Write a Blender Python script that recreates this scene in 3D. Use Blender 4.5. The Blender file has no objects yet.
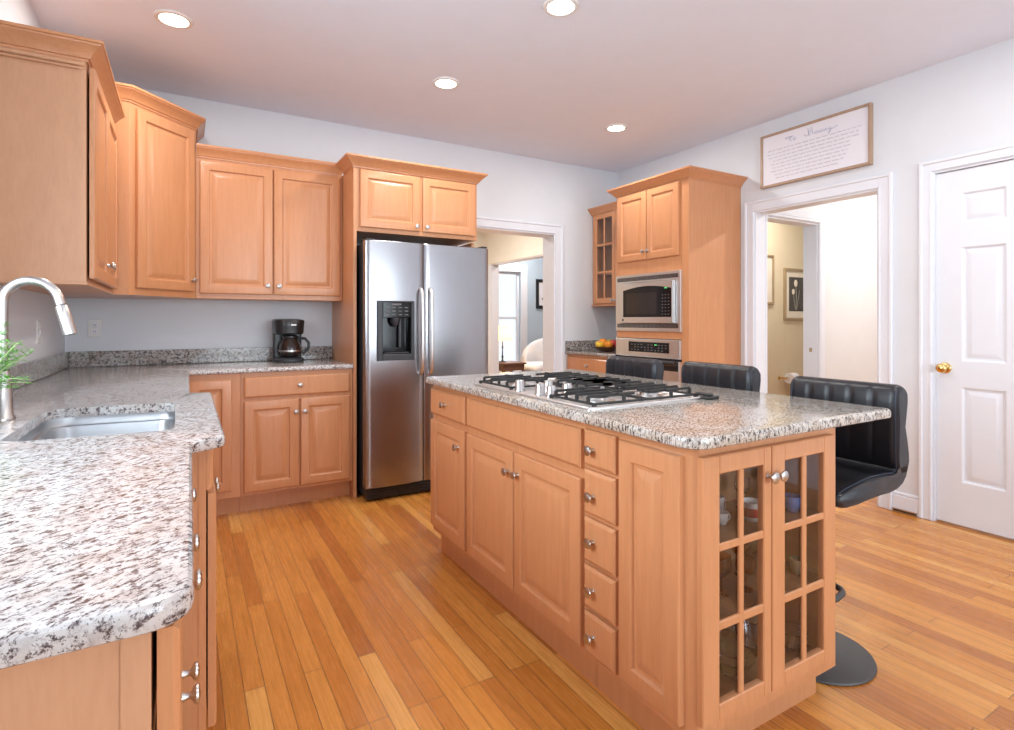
import bpy, bmesh, math, random
from mathutils import Vector, Matrix
random.seed(7)
S = bpy.context.scene
COL = S.collection
PI = math.pi

# ------------------------------------------------------------------ camera
cam = bpy.data.cameras.new('camera')
cam.sensor_width = 36.0
cam.lens = 552.0 / 1014.0 * 36.0
cam.shift_y = -44.0 / 1014.0
cam.clip_start = 0.05
camo = bpy.data.objects.new('camera', cam)
COL.objects.link(camo)
camo.location = (0, 0, 1.2)
camo.rotation_euler = (PI / 2, 0, math.radians(-30.3))
S.camera = camo

# ------------------------------------------------------------------ sky
W = bpy.data.worlds.new('sky')
S.world = W
W.use_nodes = True
W.node_tree.nodes['Background'].inputs[0].default_value = (0.86, 0.93, 1.0, 1)
W.node_tree.nodes['Background'].inputs[1].default_value = 1.0

# ------------------------------------------------------------------ exposure
S.view_settings.view_transform = 'Standard'
S.view_settings.look = 'None'
S.view_settings.exposure = 0.28
S.view_settings.gamma = 1.0
S.view_settings.use_curve_mapping = False


def area(name, loc, target, sx, sy, power, color):
    d = bpy.data.lights.new(name, 'AREA')
    d.shape = 'RECTANGLE'
    d.size, d.size_y, d.energy, d.color = sx, sy, power, color
    o = bpy.data.objects.new(name, d)
    COL.objects.link(o)
    o.location = loc
    o.rotation_euler = (Vector(target) - Vector(loc)).to_track_quat('-Z', 'Y').to_euler()
    return o


# daylight entering the window openings
DAY = (0.80, 0.92, 1.0)
area('daylight_sink_window', (-0.92, 1.35, 1.62), (3, 1.5, 1.75), 1.5, 1.15, 62, DAY)
area('daylight_rear_window', (1.9, -3.3, 1.40), (1.9, 3, 2.3), 3.2, 1.9, 135, DAY)

# ------------------------------------------------------------------ materials
MATS = {}


def nd(t, typ, **kw):
    n = t.nodes.new(typ)
    for k, v in kw.items():
        setattr(n, k, v)
    return n


def base_mat(name, color=(0.8, 0.8, 0.8), rough=0.5, metal=0.0, spec=0.5, **kw):
    m = bpy.data.materials.new(name)
    m.use_nodes = True
    b = m.node_tree.nodes['Principled BSDF']
    b.inputs['Base Color'].default_value = (*color, 1)
    b.inputs['Roughness'].default_value = rough
    b.inputs['Metallic'].default_value = metal
    b.inputs['Specular IOR Level'].default_value = spec
    for k, v in kw.items():
        b.inputs[k].default_value = v
    return m, m.node_tree, b


def mapped(t, scale, rot=(0, 0, 0), coord='Object'):
    tc = nd(t, 'ShaderNodeTexCoord')
    mp = nd(t, 'ShaderNodeMapping')
    mp.inputs['Scale'].default_value = scale
    mp.inputs['Rotation'].default_value = rot
    t.links.new(tc.outputs[coord], mp.inputs['Vector'])
    return mp.outputs['Vector']


def noise(t, vec, scale, detail=3, rough=0.55, dist=0.0):
    n = nd(t, 'ShaderNodeTexNoise')
    n.inputs['Scale'].default_value = scale
    n.inputs['Detail'].default_value = detail
    n.inputs['Roughness'].default_value = rough
    n.inputs['Distortion'].default_value = dist
    t.links.new(vec, n.inputs['Vector'])
    return n.outputs['Fac']


def ramp(t, fac, stops, interp='LINEAR'):
    r = nd(t, 'ShaderNodeValToRGB')
    r.color_ramp.interpolation = interp
    e = r.color_ramp.elements
    while len(e) < len(stops):
        e.new(0.5)
    for i, (p, c) in enumerate(stops):
        e[i].position = p
        e[i].color = (*c, 1) if len(c) == 3 else c
    t.links.new(fac, r.inputs['Fac'])
    return r.outputs['Color']


def mix(t, fac, a, b, mode='MIX'):
    m = nd(t, 'ShaderNodeMix', data_type='RGBA', blend_type=mode)
    for sock, v in ((m.inputs[0], fac), (m.inputs[6], a), (m.inputs[7], b)):
        if isinstance(v, (int, float)):
            sock.default_value = v
        elif isinstance(v, tuple):
            sock.default_value = (*v, 1)
        else:
            t.links.new(v, sock)
    return m.outputs[2]


def bump(t, b, height, strength, dist=0.002):
    n = nd(t, 'ShaderNodeBump')
    n.inputs['Strength'].default_value = strength
    n.inputs['Distance'].default_value = dist
    t.links.new(height, n.inputs['Height'])
    t.links.new(n.outputs['Normal'], b.inputs['Normal'])


def plain(name, color, rough=0.5, metal=0.0, var=0.06, scale=6.0, **kw):
    """a plain surface with a faint procedural variation"""
    m, t, b = base_mat(name, color, rough, metal, **kw)
    f = noise(t, mapped(t, (1, 1, 1)), scale, 4)
    lo = tuple(c * (1 - var) for c in color)
    hi = tuple(min(1, c * (1 + var)) for c in color)
    t.links.new(ramp(t, f, [(0.3, lo), (0.7, hi)]), b.inputs['Base Color'])
    return m


def wood(name, lo, mid, hi, rough=0.32, scale=(9, 9, 0.7)):
    m, t, b = base_mat(name, mid, rough)
    v = mapped(t, scale)
    f1 = noise(t, v, 5.0, 6, 0.65, 0.6)
    f2 = noise(t, mapped(t, (scale[0] * 6, scale[1] * 6, scale[2] * 3)), 6.0, 3)
    c = ramp(t, f1, [(0.25, lo), (0.5, mid), (0.78, hi)])
    g = ramp(t, f2, [(0.3, (0.95, 0.94, 0.93)), (0.6, (1, 1, 1))])
    t.links.new(mix(t, 1.0, c, g, 'MULTIPLY'), b.inputs['Base Color'])
    b.inputs['Coat Weight'].default_value = 0.12
    b.inputs['Coat Roughness'].default_value = 0.25
    return m


def granite(name, white, grey, dark, warm, warmth, rot, scale=1.0, cover=0.0, aniso=(1.0, 1.7, 1.3)):
    m, t, b = base_mat(name, white, 0.14)
    v0 = mapped(t, (1, 1, 1), (0, 0, rot))
    mp = nd(t, 'ShaderNodeMapping')
    mp.inputs['Scale'].default_value = aniso
    t.links.new(v0, mp.inputs['Vector'])
    v = mp.outputs['Vector']
    v2 = mapped(t, (1, 1, 1), (0, 0, rot))
    n1 = noise(t, v, 62 * scale, 6, 0.76, 0.1)
    n2 = noise(t, v2, 13, 4, 0.6, 0.3)
    n3 = noise(t, v, 120 * scale, 3, 0.65, 0.2)
    n4 = noise(t, v2, 30 * scale, 4, 0.7, 0.3)
    k = cover
    c = ramp(t, n1, [(0.385 + k, dark), (0.43 + k, grey), (0.475 + k, white), (0.8, tuple(min(1, x * 1.05) for x in white))])
    tint = ramp(t, n4, [(0.36, (0.70, 0.66, 0.65)), (0.50, (1, 1, 1))])
    c = mix(t, 0.75, c, mix(t, 1.0, c, tint, 'MULTIPLY'))
    w = ramp(t, n2, [(0.42, (0, 0, 0)), (0.60, (1, 1, 1))])
    wm = nd(t, 'ShaderNodeMath', operation='MULTIPLY')
    t.links.new(w, wm.inputs[0])
    wm.inputs[1].default_value = warmth
    c = mix(t, wm.outputs[0], c, mix(t, 1.0, c, warm, 'MULTIPLY'))
    sp = ramp(t, n3, [(0.345 + k, (0.16, 0.14, 0.14)), (0.40 + k, (1, 1, 1))])
    t.links.new(mix(t, 0.85, c, mix(t, 1.0, c, sp, 'MULTIPLY')), b.inputs['Base Color'])
    b.inputs['Coat Weight'].default_value = 0.2
    b.inputs['Coat Roughness'].default_value = 0.06
    return m


def floor_mat(name):
    m, t, b = base_mat(name, (0.6, 0.33, 0.12), 0.24)
    v = mapped(t, (1, 1, 1), (0, 0, PI / 2))

    def bricks(off, mort):
        br = nd(t, 'ShaderNodeTexBrick')
        br.offset, br.offset_frequency, br.squash, br.squash_frequency = off, 3, 1.0, 1
        br.inputs['Color1'].default_value = (0, 0, 0, 1)
        br.inputs['Color2'].default_value = (1, 1, 1, 1)
        br.inputs['Mortar'].default_value = (0.5, 0.5, 0.5, 1)
        br.inputs['Scale'].default_value = 1.0
        br.inputs['Mortar Size'].default_value = mort
        br.inputs['Mortar Smooth'].default_value = 0.1
        br.inputs['Brick Width'].default_value = 0.92
        br.inputs['Row Height'].default_value = 0.0615
        t.links.new(v, br.inputs['Vector'])
        return br
    br = bricks(0.37, 0.0014)
    tone = ramp(t, br.outputs['Color'], [(0.0, (0.43, 0.145, 0.028)), (0.2, (0.56, 0.213, 0.040)),
                                         (0.5, (0.62, 0.252, 0.048)), (0.8, (0.67, 0.29, 0.062)), (1.0, (0.78, 0.41, 0.11))])
    g1 = noise(t, mapped(t, (30, 1.3, 30)), 3.0, 6, 0.62, 0.7)
    g2 = noise(t, mapped(t, (90, 2.5, 90)), 3.0, 3, 0.6)
    gr = ramp(t, g1, [(0.28, (0.80, 0.75, 0.68)), (0.5, (1, 1, 1)), (0.8, (1.05, 1.05, 1.03))])
    gr2 = ramp(t, g2, [(0.30, (0.90, 0.87, 0.84)), (0.5, (1, 1, 1))])
    c = mix(t, 1.0, tone, gr, 'MULTIPLY')
    c = mix(t, 0.8, c, mix(t, 1.0, c, gr2, 'MULTIPLY'))
    c = mix(t, br.outputs['Fac'], c, (0.20, 0.08, 0.025))
    t.links.new(c, b.inputs['Base Color'])
    rr = nd(t, 'ShaderNodeMapRange')
    rr.inputs['To Min'].default_value = 0.20
    rr.inputs['To Max'].default_value = 0.34
    t.links.new(g1, rr.inputs['Value'])
    t.links.new(rr.outputs['Result'], b.inputs['Roughness'])
    bump(t, b, br.outputs['Fac'], -0.25, 0.001)
    return m


def steel(name, color, rough, scale=(2, 2, 160)):
    m, t, b = base_mat(name, color, rough, 1.0)
    f = noise(t, mapped(t, scale), 4.0, 3)
    rr = nd(t, 'ShaderNodeMapRange')
    rr.inputs['To Min'].default_value = rough * 0.95
    rr.inputs['To Max'].default_value = rough * 1.06
    t.links.new(f, rr.inputs['Value'])
    t.links.new(rr.outputs['Result'], b.inputs['Roughness'])
    t.links.new(ramp(t, f, [(0.3, tuple(c * 0.985 for c in color)), (0.7, color)]), b.inputs['Base Color'])
    return m


def leather(name):
    m, t, b = base_mat(name, (0.012, 0.013, 0.018), 0.36)
    v = nd(t, 'ShaderNodeTexVoronoi')
    v.inputs['Scale'].default_value = 320
    t.links.new(mapped(t, (1, 1, 1)), v.inputs['Vector'])
    bump(t, b, v.outputs['Distance'], 0.12, 0.0008)
    f = noise(t, mapped(t, (1, 1, 1)), 9, 3)
    t.links.new(ramp(t, f, [(0.3, (0.010, 0.011, 0.015)), (0.7, (0.017, 0.018, 0.024))]), b.inputs['Base Color'])
    return m


def glass(name, color=(1, 1, 1), rough=0.0, ior=1.45):
    m, t, b = base_mat(name, color, rough)
    b.inputs['Transmission Weight'].default_value = 1.0
    b.inputs['IOR'].default_value = ior
    return m


def pane_glass(name, tint=(1, 1, 1), refl=0.12):
    m = bpy.data.materials.new(name)
    m.use_nodes = True
    t = m.node_tree
    t.nodes.remove(t.nodes['Principled BSDF'])
    out = t.nodes['Material Output']
    tr = nd(t, 'ShaderNodeBsdfTransparent')
    tr.inputs[0].default_value = (*tint, 1)
    gl = nd(t, 'ShaderNodeBsdfGlossy')
    gl.inputs['Roughness'].default_value = 0.03
    lw = nd(t, 'ShaderNodeLayerWeight')
    lw.inputs['Blend'].default_value = 0.5
    pw = nd(t, 'ShaderNodeMath', operation='POWER')
    pw.inputs[1].default_value = 4.0
    fr = nd(t, 'ShaderNodeMath', operation='MULTIPLY_ADD')
    fr.inputs[1].default_value = 0.5
    fr.inputs[2].default_value = 0.035
    t.links.new(lw.outputs['Facing'], pw.inputs[0])
    t.links.new(pw.outputs[0], fr.inputs[0])
    mx = nd(t, 'ShaderNodeMixShader')
    t.links.new(fr.outputs[0], mx.inputs[0])
    t.links.new(tr.outputs[0], mx.inputs[1])
    t.links.new(gl.outputs[0], mx.inputs[2])
    t.links.new(mx.outputs[0], out.inputs['Surface'])
    return m


def emit(name, color, strength):
    m, t, b = base_mat(name, color, 0.5)
    b.inputs['Emission Color'].default_value = (*color, 1)
    b.inputs['Emission Strength'].default_value = strength
    return m


M = {
    'wall': plain('wall_paint', (0.72, 0.745, 0.79), 0.6, var=0.012),
    'ceil': plain('ceiling_paint', (0.78, 0.825, 0.94), 0.75, var=0.012),
    'trim': plain('trim_paint', (0.77, 0.80, 0.865), 0.35, var=0.012),
    'cream': plain('cream_paint', (0.83, 0.78, 0.68), 0.6, var=0.02),
    'beige': plain('beige_paint', (0.74, 0.64, 0.47), 0.6, var=0.02),
    'blue': plain('pale_blue_paint', (0.50, 0.61, 0.72), 0.6, var=0.02),
    'hallwhite': plain('hall_paint', (0.76, 0.76, 0.77), 0.6, var=0.015),
    'floor': floor_mat('oak_strip_floor'),
    'wood': wood('honey_maple', (0.555, 0.248, 0.112), (0.60, 0.275, 0.127), (0.645, 0.305, 0.147)),
    'wood2': wood('maple_end_panel', (0.595, 0.31, 0.17), (0.625, 0.33, 0.183), (0.655, 0.35, 0.195), 0.45, (5, 5, 1.2)),
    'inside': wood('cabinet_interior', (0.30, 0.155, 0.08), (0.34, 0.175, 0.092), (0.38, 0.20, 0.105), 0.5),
    'granite': granite('speckled_granite', (0.62, 0.615, 0.61), (0.28, 0.245, 0.245), (0.075, 0.06, 0.066), (0.84, 0.68, 0.60), 0.45, -0.65, 1.0, 0.012),
    'granite_isl': granite('speckled_granite_island', (0.60, 0.57, 0.525), (0.26, 0.225, 0.20), (0.045, 0.04, 0.045), (0.82, 0.68, 0.55), 0.5, -0.65, 1.3, 0.02, (1.0, 2.2, 0.75)),
    'granite_shaded': granite('speckled_granite_shaded', (0.50, 0.48, 0.47), (0.20, 0.18, 0.175), (0.035, 0.032, 0.035), (0.75, 0.62, 0.52), 0.6, 0.2, 1.0, 0.03),  # same granite as the counters, with shade put into its colours
    'steel': steel('brushed_steel', (0.35, 0.34, 0.355), 0.25, (1, 1, 40)),
    'steel_h': steel('brushed_steel_bright', (0.74, 0.735, 0.735), 0.36, (1, 1, 40)),
    'chrome': plain('satin_nickel', (0.56, 0.545, 0.53), 0.30, 1.0, var=0.02),
    'sink': steel('sink_steel', (0.80, 0.82, 0.85), 0.36, (3, 60, 3)),
    'black': plain('black_plastic', (0.014, 0.014, 0.016), 0.3),
    'matblack': plain('cast_iron', (0.022, 0.021, 0.021), 0.55),
    'darkgrey': plain('dark_grey_enamel', (0.032, 0.034, 0.040), 0.4),
    'gloss': plain('black_glass', (0.008, 0.0075, 0.009), 0.10, spec=0.35),
    'leather': leather('black_leather'),
    'piping': plain('blue_grey_thread', (0.028, 0.040, 0.065), 0.4),
    'gun': plain('gunmetal_powder_coat', (0.075, 0.072, 0.072), 0.45, 0.3),
    'brass': plain('polished_brass', (0.80, 0.55, 0.22), 0.18, 1.0, var=0.03),
    'white': plain('white_ceramic', (0.80, 0.79, 0.78), 0.15, var=0.02),
    'paper': plain('white_paper', (0.82, 0.81, 0.87), 0.6, var=0.01),
    'ink': plain('grey_ink', (0.50, 0.48, 0.52), 0.6),
    'inkp': plain('soft_blue_ink', (0.34, 0.37, 0.52), 0.6),
    'oak': wood('grey_oak_frame', (0.36, 0.235, 0.155), (0.43, 0.29, 0.195), (0.50, 0.345, 0.235), 0.5),
    'gold': plain('aged_gold_frame', (0.44, 0.33, 0.20), 0.35, 0.4),
    'mat': plain('cream_mat_board', (0.78, 0.72, 0.62), 0.7),
    'photo': plain('dark_print', (0.06, 0.055, 0.05), 0.4, var=0.3, scale=14),
    'tulip': plain('pale_tulip', (0.80, 0.74, 0.64), 0.5),
    'stemgrey': plain('grey_stem', (0.34, 0.33, 0.28), 0.5),
    'glass': glass('clear_glass'),
    'crystal': glass('cut_crystal', (0.96, 0.97, 1.0), 0.02, 1.5),
    'amber': glass('amber_glass', (0.62, 0.25, 0.10), 0.02),
    'pane': pane_glass('cabinet_glass'),
    'smoke': plain('coffee_pot_glass', (0.022, 0.013, 0.011), 0.06),
    'red': plain('red_glaze', (0.42, 0.03, 0.03), 0.25),
    'cobalt': plain('blue_glaze', (0.10, 0.20, 0.48), 0.2),
    'orange': plain('orange_peel', (0.86, 0.30, 0.025), 0.45, var=0.12, scale=40),
    'lemon': plain('yellow_peel', (0.86, 0.56, 0.05), 0.45, var=0.1, scale=40),
    'applered': plain('red_apple_skin', (0.58, 0.05, 0.05), 0.3, var=0.35, scale=14),
    'lime': plain('green_apple_skin', (0.42, 0.50, 0.07), 0.35, var=0.15, scale=14),
    'leaf': plain('bright_green_leaf', (0.13, 0.36, 0.06), 0.45, var=0.3, scale=30),
    'stem': plain('pale_stem', (0.42, 0.55, 0.24), 0.5, var=0.2),
    'soil': plain('dark_soil', (0.05, 0.035, 0.025), 0.9, var=0.4, scale=60),
    'pot': plain('pale_glazed_pot', (0.60, 0.64, 0.64), 0.25, var=0.05),
    'led': emit('green_digits', (0.15, 0.9, 0.25), 0.35),
    'lamp': emit('lit_lens', (1.0, 0.93, 0.80), 9.0),
    'shade': emit('lit_lamp_shade', (1.0, 0.70, 0.36), 0.9),
    'key': plain('pale_key_print', (0.13, 0.13, 0.13), 0.5),
    'dkwood': wood('walnut', (0.10, 0.045, 0.025), (0.15, 0.07, 0.04), (0.21, 0.10, 0.06), 0.35, (2, 9, 9)),
    'linen': plain('white_linen', (0.74, 0.75, 0.78), 0.85, var=0.05),
    'ventwood': wood('floor_vent_oak', (0.26, 0.11, 0.035), (0.34, 0.15, 0.05), (0.42, 0.20, 0.07), 0.35, (9, 0.8, 9)),
    'gap': plain('slit_shade', (0.02, 0.016, 0.014), 0.8),
    'snow': plain('bare_pale_ground', (0.75, 0.76, 0.78), 0.9, var=0.1),
}

# ------------------------------------------------------------------ geometry helpers
BASE = {}


def B():
    return bmesh.new()


def box(bm, x0, x1, y0, y1, z0, z1, bev=0.0, seg=1):
    x0, x1 = min(x0, x1), max(x0, x1)
    y0, y1 = min(y0, y1), max(y0, y1)
    z0, z1 = min(z0, z1), max(z0, z1)
    vs = [bm.verts.new((x, y, z)) for x in (x0, x1) for y in (y0, y1) for z in (z0, z1)]
    fs = [(0, 1, 3, 2), (4, 6, 7, 5), (0, 4, 5, 1), (2, 3, 7, 6), (0, 2, 6, 4), (1, 5, 7, 3)]
    nf = [bm.faces.new([vs[i] for i in f]) for f in fs]
    if bev > 0:
        es = {e for f in nf for e in f.edges}
        bmesh.ops.bevel(bm, geom=list(es), offset=bev, segments=seg, profile=0.5, affect='EDGES')
    return bm


def loft(bm, loops, cap0=True, cap1=True, closed=True):
    rings = [[bm.verts.new(p) for p in lp] for lp in loops]
    n = len(rings[0])
    for a, b in zip(rings, rings[1:]):
        for i in range(n if closed else n - 1):
            j = (i + 1) % n
            try:
                bm.faces.new((a[i], a[j], b[j], b[i]))
            except ValueError:
                pass
    if cap0:
        bm.faces.new(rings[0])
    if cap1:
        bm.faces.new(list(reversed(rings[-1])))
    return bm


def axis_frame(axis):
    z = Vector(axis).normalized()
    x = Vector((0, 0, 1)).cross(z)
    if x.length < 1e-4:
        x = Vector((1, 0, 0))
    x.normalize()
    return x, z.cross(x), z


def lathe(bm, prof, o=(0, 0, 0), axis=(0, 0, 1), seg=24, cap0=True, cap1=True):
    """prof: list of (radius, height along axis)"""
    x, y, z = axis_frame(axis)
    o = Vector(o)
    loops = []
    for r, h in prof:
        r = max(r, 1e-5)
        loops.append([o + z * h + (x * math.cos(2 * PI * i / seg) + y * math.sin(2 * PI * i / seg)) * r for i in range(seg)])
    return loft(bm, loops, cap0, cap1)


def ball(bm, c, r, seg=20, rings=12, sx=1, sy=1, sz=1):
    vs = bmesh.ops.create_uvsphere(bm, u_segments=seg, v_segments=rings, radius=r)['verts']
    for v in vs:
        v.co = Vector((v.co.x * sx, v.co.y * sy, v.co.z * sz)) + Vector(c)
    return bm


def tube(bm, pts, r, seg=10, closed=False, caps=True):
    pts = [Vector(p) for p in pts]
    n = len(pts)
    rad = r if isinstance(r, (list, tuple)) else [r] * n
    loops = []
    ref = None
    for i, p in enumerate(pts):
        if closed:
            d = pts[(i + 1) % n] - pts[i - 1]
        else:
            d = pts[min(i + 1, n - 1)] - pts[max(i - 1, 0)]
        d.normalize()
        if ref is None:
            ref = Vector((0, 0, 1)) if abs(d.z) < 0.9 else Vector((1, 0, 0))
        x = (ref - d * ref.dot(d)).normalized()
        ref = x
        y = d.cross(x)
        loops.append([p + (x * math.cos(2 * PI * k / seg) + y * math.sin(2 * PI * k / seg)) * rad[i] for k in range(seg)])
    if closed:
        loops.append(loops[0])
        return loft(bm, loops, False, False)
    return loft(bm, loops, caps, caps)


def prism(bm, pts, z0, z1):
    return loft(bm, [[(x, y, z0) for x, y in pts], [(x, y, z1) for x, y in pts]])


def round_poly(pts, radii, seg=6):
    out = []
    n = len(pts)
    for i in range(n):
        p, a, b = Vector(pts[i]), Vector(pts[i - 1]), Vector(pts[(i + 1) % n])
        r = radii[i] if isinstance(radii, (list, tuple)) else radii
        if r <= 0:
            out.append((p.x, p.y))
            continue
        u, v = (a - p).normalized(), (b - p).normalized()
        ang = u.angle(v)
        t = r / math.tan(ang / 2)
        c = p + (u + v).normalized() * (r / math.sin(ang / 2))
        s, e = p + u * t, p + v * t
        a0 = math.atan2(s.y - c.y, s.x - c.x)
        a1 = math.atan2(e.y - c.y, e.x - c.x)
        while a1 - a0 > PI:
            a1 -= 2 * PI
        while a1 - a0 < -PI:
            a1 += 2 * PI
        for k in range(seg + 1):
            q = a0 + (a1 - a0) * k / seg
            out.append((c.x + r * math.cos(q), c.y + r * math.sin(q)))
    return out


def inset_poly(pts, d):
    """inset a CCW polygon by d"""
    n = len(pts)
    out = []
    for i in range(n):
        p = Vector(pts[i])
        a = (p - Vector(pts[i - 1]))
        b = (Vector(pts[(i + 1) % n]) - p)
        na = Vector((-a.y, a.x)).normalized()
        nb = Vector((-b.y, b.x)).normalized()
        m = (na + nb)
        m = m / max(0.3, (1 + na.dot(nb)))
        out.append((p.x + m.x * d, p.y + m.y * d))
    return out


def slab(bm, outline, z0, z1, holes=()):
    """stone slab with eased edges and cut-outs; outline CCW"""
    e = 0.006
    prof = [(e, z0), (0.0015, z0 + 0.003), (0, z0 + e + 0.002), (0, z1 - e - 0.004), (0.0018, z1 - 0.004), (e, z1 - 0.0006), (e + 0.004, z1)]
    loops = [[(x, y, z) for x, y in inset_poly(outline, d)] for d, z in prof]
    rings = [[bm.verts.new(p) for p in lp] for lp in loops]
    n = len(outline)
    for a, b in zip(rings, rings[1:]):
        for i in range(n):
            j = (i + 1) % n
            bm.faces.new((a[i], a[j], b[j], b[i]))
    top, bot = rings[-1], rings[0]

    def edges_of(r):
        return [bm.edges.get((r[i], r[(i + 1) % len(r)])) or bm.edges.new((r[i], r[(i + 1) % len(r)])) for i in range(len(r))]
    te, be = edges_of(top), edges_of(bot)
    for h in holes:
        hb = [bm.verts.new((x, y, z0)) for x, y in h]
        ht = [bm.verts.new((x, y, z1)) for x, y in h]
        m = len(h)
        for i in range(m):
            j = (i + 1) % m
            bm.faces.new((hb[i], hb[j], ht[j], ht[i]))
        te += edges_of(ht)
        be += edges_of(hb)
    for es, zz in ((te, 1), (be, -1)):
        bmesh.ops.triangle_fill(bm, use_beauty=True, use_dissolve=False, edges=es, normal=(0, 0, zz))
    return bm


def obj(name, bm, m, parent=None, loc=None, ang=35):
    bmesh.ops.recalc_face_normals(bm, faces=bm.faces[:])
    if parent is not None:
        L = BASE[parent.name]
    elif loc is not None:
        L = Vector(loc)
    else:
        xs = [v.co for v in bm.verts]
        L = Vector(((min(v.x for v in xs) + max(v.x for v in xs)) / 2, (min(v.y for v in xs) + max(v.y for v in xs)) / 2, min(v.z for v in xs)))
    for v in bm.verts:
        v.co -= L
    me = bpy.data.meshes.new(name)
    bm.to_mesh(me)
    bm.free()
    me.materials.append(M[m] if isinstance(m, str) else m)
    me.shade_smooth()
    me.set_sharp_from_angle(angle=math.radians(ang))
    o = bpy.data.objects.new(name, me)
    COL.objects.link(o)
    if parent is not None:
        o.parent = parent
    else:
        o.location = L
    BASE[o.name] = L
    return o


def tag(o, label, cat, group=None):
    o['label'] = label
    o['category'] = cat
    if group:
        o['group'] = group
    return o


def thing(name, label, cat, loc, group=None):
    o = bpy.data.objects.new(name, None)
    o.empty_display_size = 0.1
    COL.objects.link(o)
    o.location = loc
    BASE[o.name] = Vector(loc)
    return tag(o, label, cat, group)


def struct(name, bm, m, parent=None):
    o = obj(name, bm, m, parent)
    if parent is None:
        o['kind'] = 'structure'
    return o


def dup(root, loc, label, group=None):
    """a copy of a thing with copies of its parts and sub-parts"""
    r = root.copy()
    COL.objects.link(r)
    r.location = loc
    r['label'] = label
    if group:
        r['group'] = group
    for ch in list(root.children):
        c = ch.copy()
        COL.objects.link(c)
        c.parent = r
        for g in list(ch.children):
            d = g.copy()
            COL.objects.link(d)
            d.parent = c
    return r


class Fr:
    """a vertical face: u along it, v up, n outward"""
    def __init__(s, o, u, n):
        s.o, s.u, s.n = Vector((o[0], o[1], 0)), Vector((u[0], u[1], 0)), Vector((n[0], n[1], 0))

    def p(s, u, v, n):
        q = s.o + s.u * u + s.n * n
        return Vector((q.x, q.y, v))

    def rect(s, u0, u1, v0, v1, n):
        return [s.p(u0, v0, n), s.p(u1, v0, n), s.p(u1, v1, n), s.p(u0, v1, n)]

    def box(s, bm, u0, u1, v0, v1, n0, n1, bev=0.0):
        c = bev
        if c <= 0:
            return loft(bm, [s.rect(u0, u1, v0, v1, n0), s.rect(u0, u1, v0, v1, n1)])
        return loft(bm, [s.rect(u0, u1, v0, v1, n0), s.rect(u0, u1, v0, v1, n1 - c),
                         s.rect(u0 + c, u1 - c, v0 + c, v1 - c, n1)])


def knob(parent, p, n, name='knob', m='chrome', s=1.0):
    bm = B()
    lathe(bm, [(0.0075 * s, 0), (0.0065 * s, 0.004 * s), (0.005 * s, 0.010 * s), (0.0065 * s, 0.0145 * s), (0.0135 * s, 0.018 * s),
               (0.0160 * s, 0.0215 * s), (0.0150 * s, 0.025 * s), (0.0085 * s, 0.0275 * s), (0.001, 0.0285 * s)], p, n, 20)
    return obj(name, bm, m, parent, ang=50)


def panel_door(parent, fr, u0, u1, v0, v1, kn=None, name='door', t=0.02, stile=0.056, n0=0.0, m='wood'):
    bm = B()
    s = stile
    lv = [(0, n0), (0, n0 + t - 0.005), (0.0035, n0 + t - 0.0012), (0.008, n0 + t), (s - 0.004, n0 + t), (s, n0 + t - 0.003),
          (s + 0.003, n0 + t - 0.0095), (s + 0.012, n0 + t - 0.0105), (s + 0.040, n0 + t - 0.0015), (s + 0.046, n0 + t - 0.001)]
    loft(bm, [fr.rect(u0 + d, u1 - d, v0 + d, v1 - d, n) for d, n in lv])
    o = obj(name, bm, m, parent, ang=18)
    for k in (kn or []):
        knob(o, fr.p(k[0], k[1], n0 + t), fr.n)
    return o


def slab_front(parent, fr, u0, u1, v0, v1, kn=None, name='drawer', t=0.02, n0=0.0, m='wood'):
    bm = B()
    lv = [(0, n0), (0, n0 + t - 0.007), (0.004, n0 + t - 0.0035), (0.010, n0 + t), (0.014, n0 + t)]
    loft(bm, [fr.rect(u0 + d, u1 - d, v0 + d, v1 - d, n) for d, n in lv])
    o = obj(name, bm, m, parent, ang=18)
    for k in (kn or []):
        knob(o, fr.p(k[0], k[1], n0 + t), fr.n)
    return o


def glass_door(parent, fr, u0, u1, v0, v1, us, vs, kn=None, t=0.02, mun=0.02, m='wood'):
    """us: pane column spans, vs: pane row spans"""
    bm = B()
    a, b = us[0][0], us[-1][1]
    c, d = vs[0][0], vs[-1][1]
    fr.box(bm, u0, a, v0, v1, 0, t, 0.003)
    fr.box(bm, b, u1, v0, v1, 0, t, 0.003)
    fr.box(bm, a - 0.002, b + 0.002, v0, c, 0, t - 0.0003, 0.003)
    fr.box(bm, a - 0.002, b + 0.002, d, v1, 0, t - 0.0003, 0.003)
    for i in range(len(us) - 1):
        fr.box(bm, us[i][1], us[i + 1][0], c - 0.002, d + 0.002, 0.011, t - 0.002, 0.003)
    for i in range(len(vs) - 1):
        fr.box(bm, a - 0.002, b + 0.002, vs[i][1], vs[i + 1][0], 0.011, t - 0.0022, 0.003)
    o = obj('door', bm, m, parent, ang=18)
    g = B()
    fr.box(g, a - 0.001, b + 0.001, c - 0.001, d + 0.001, 0.009, 0.0108)
    obj('glass', g, 'pane', o)
    for k in (kn or []):
        knob(o, fr.p(k[0], k[1], t), fr.n)
    return o


CROWN = [(0.0, 0.0), (0.006, 0.0), (0.008, 0.010), (0.014, 0.012), (0.019, 0.022), (0.030, 0.036), (0.044, 0.050),
         (0.054, 0.058), (0.056, 0.064), (0.062, 0.066), (0.062, 0.078), (0.0, 0.078)]


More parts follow.
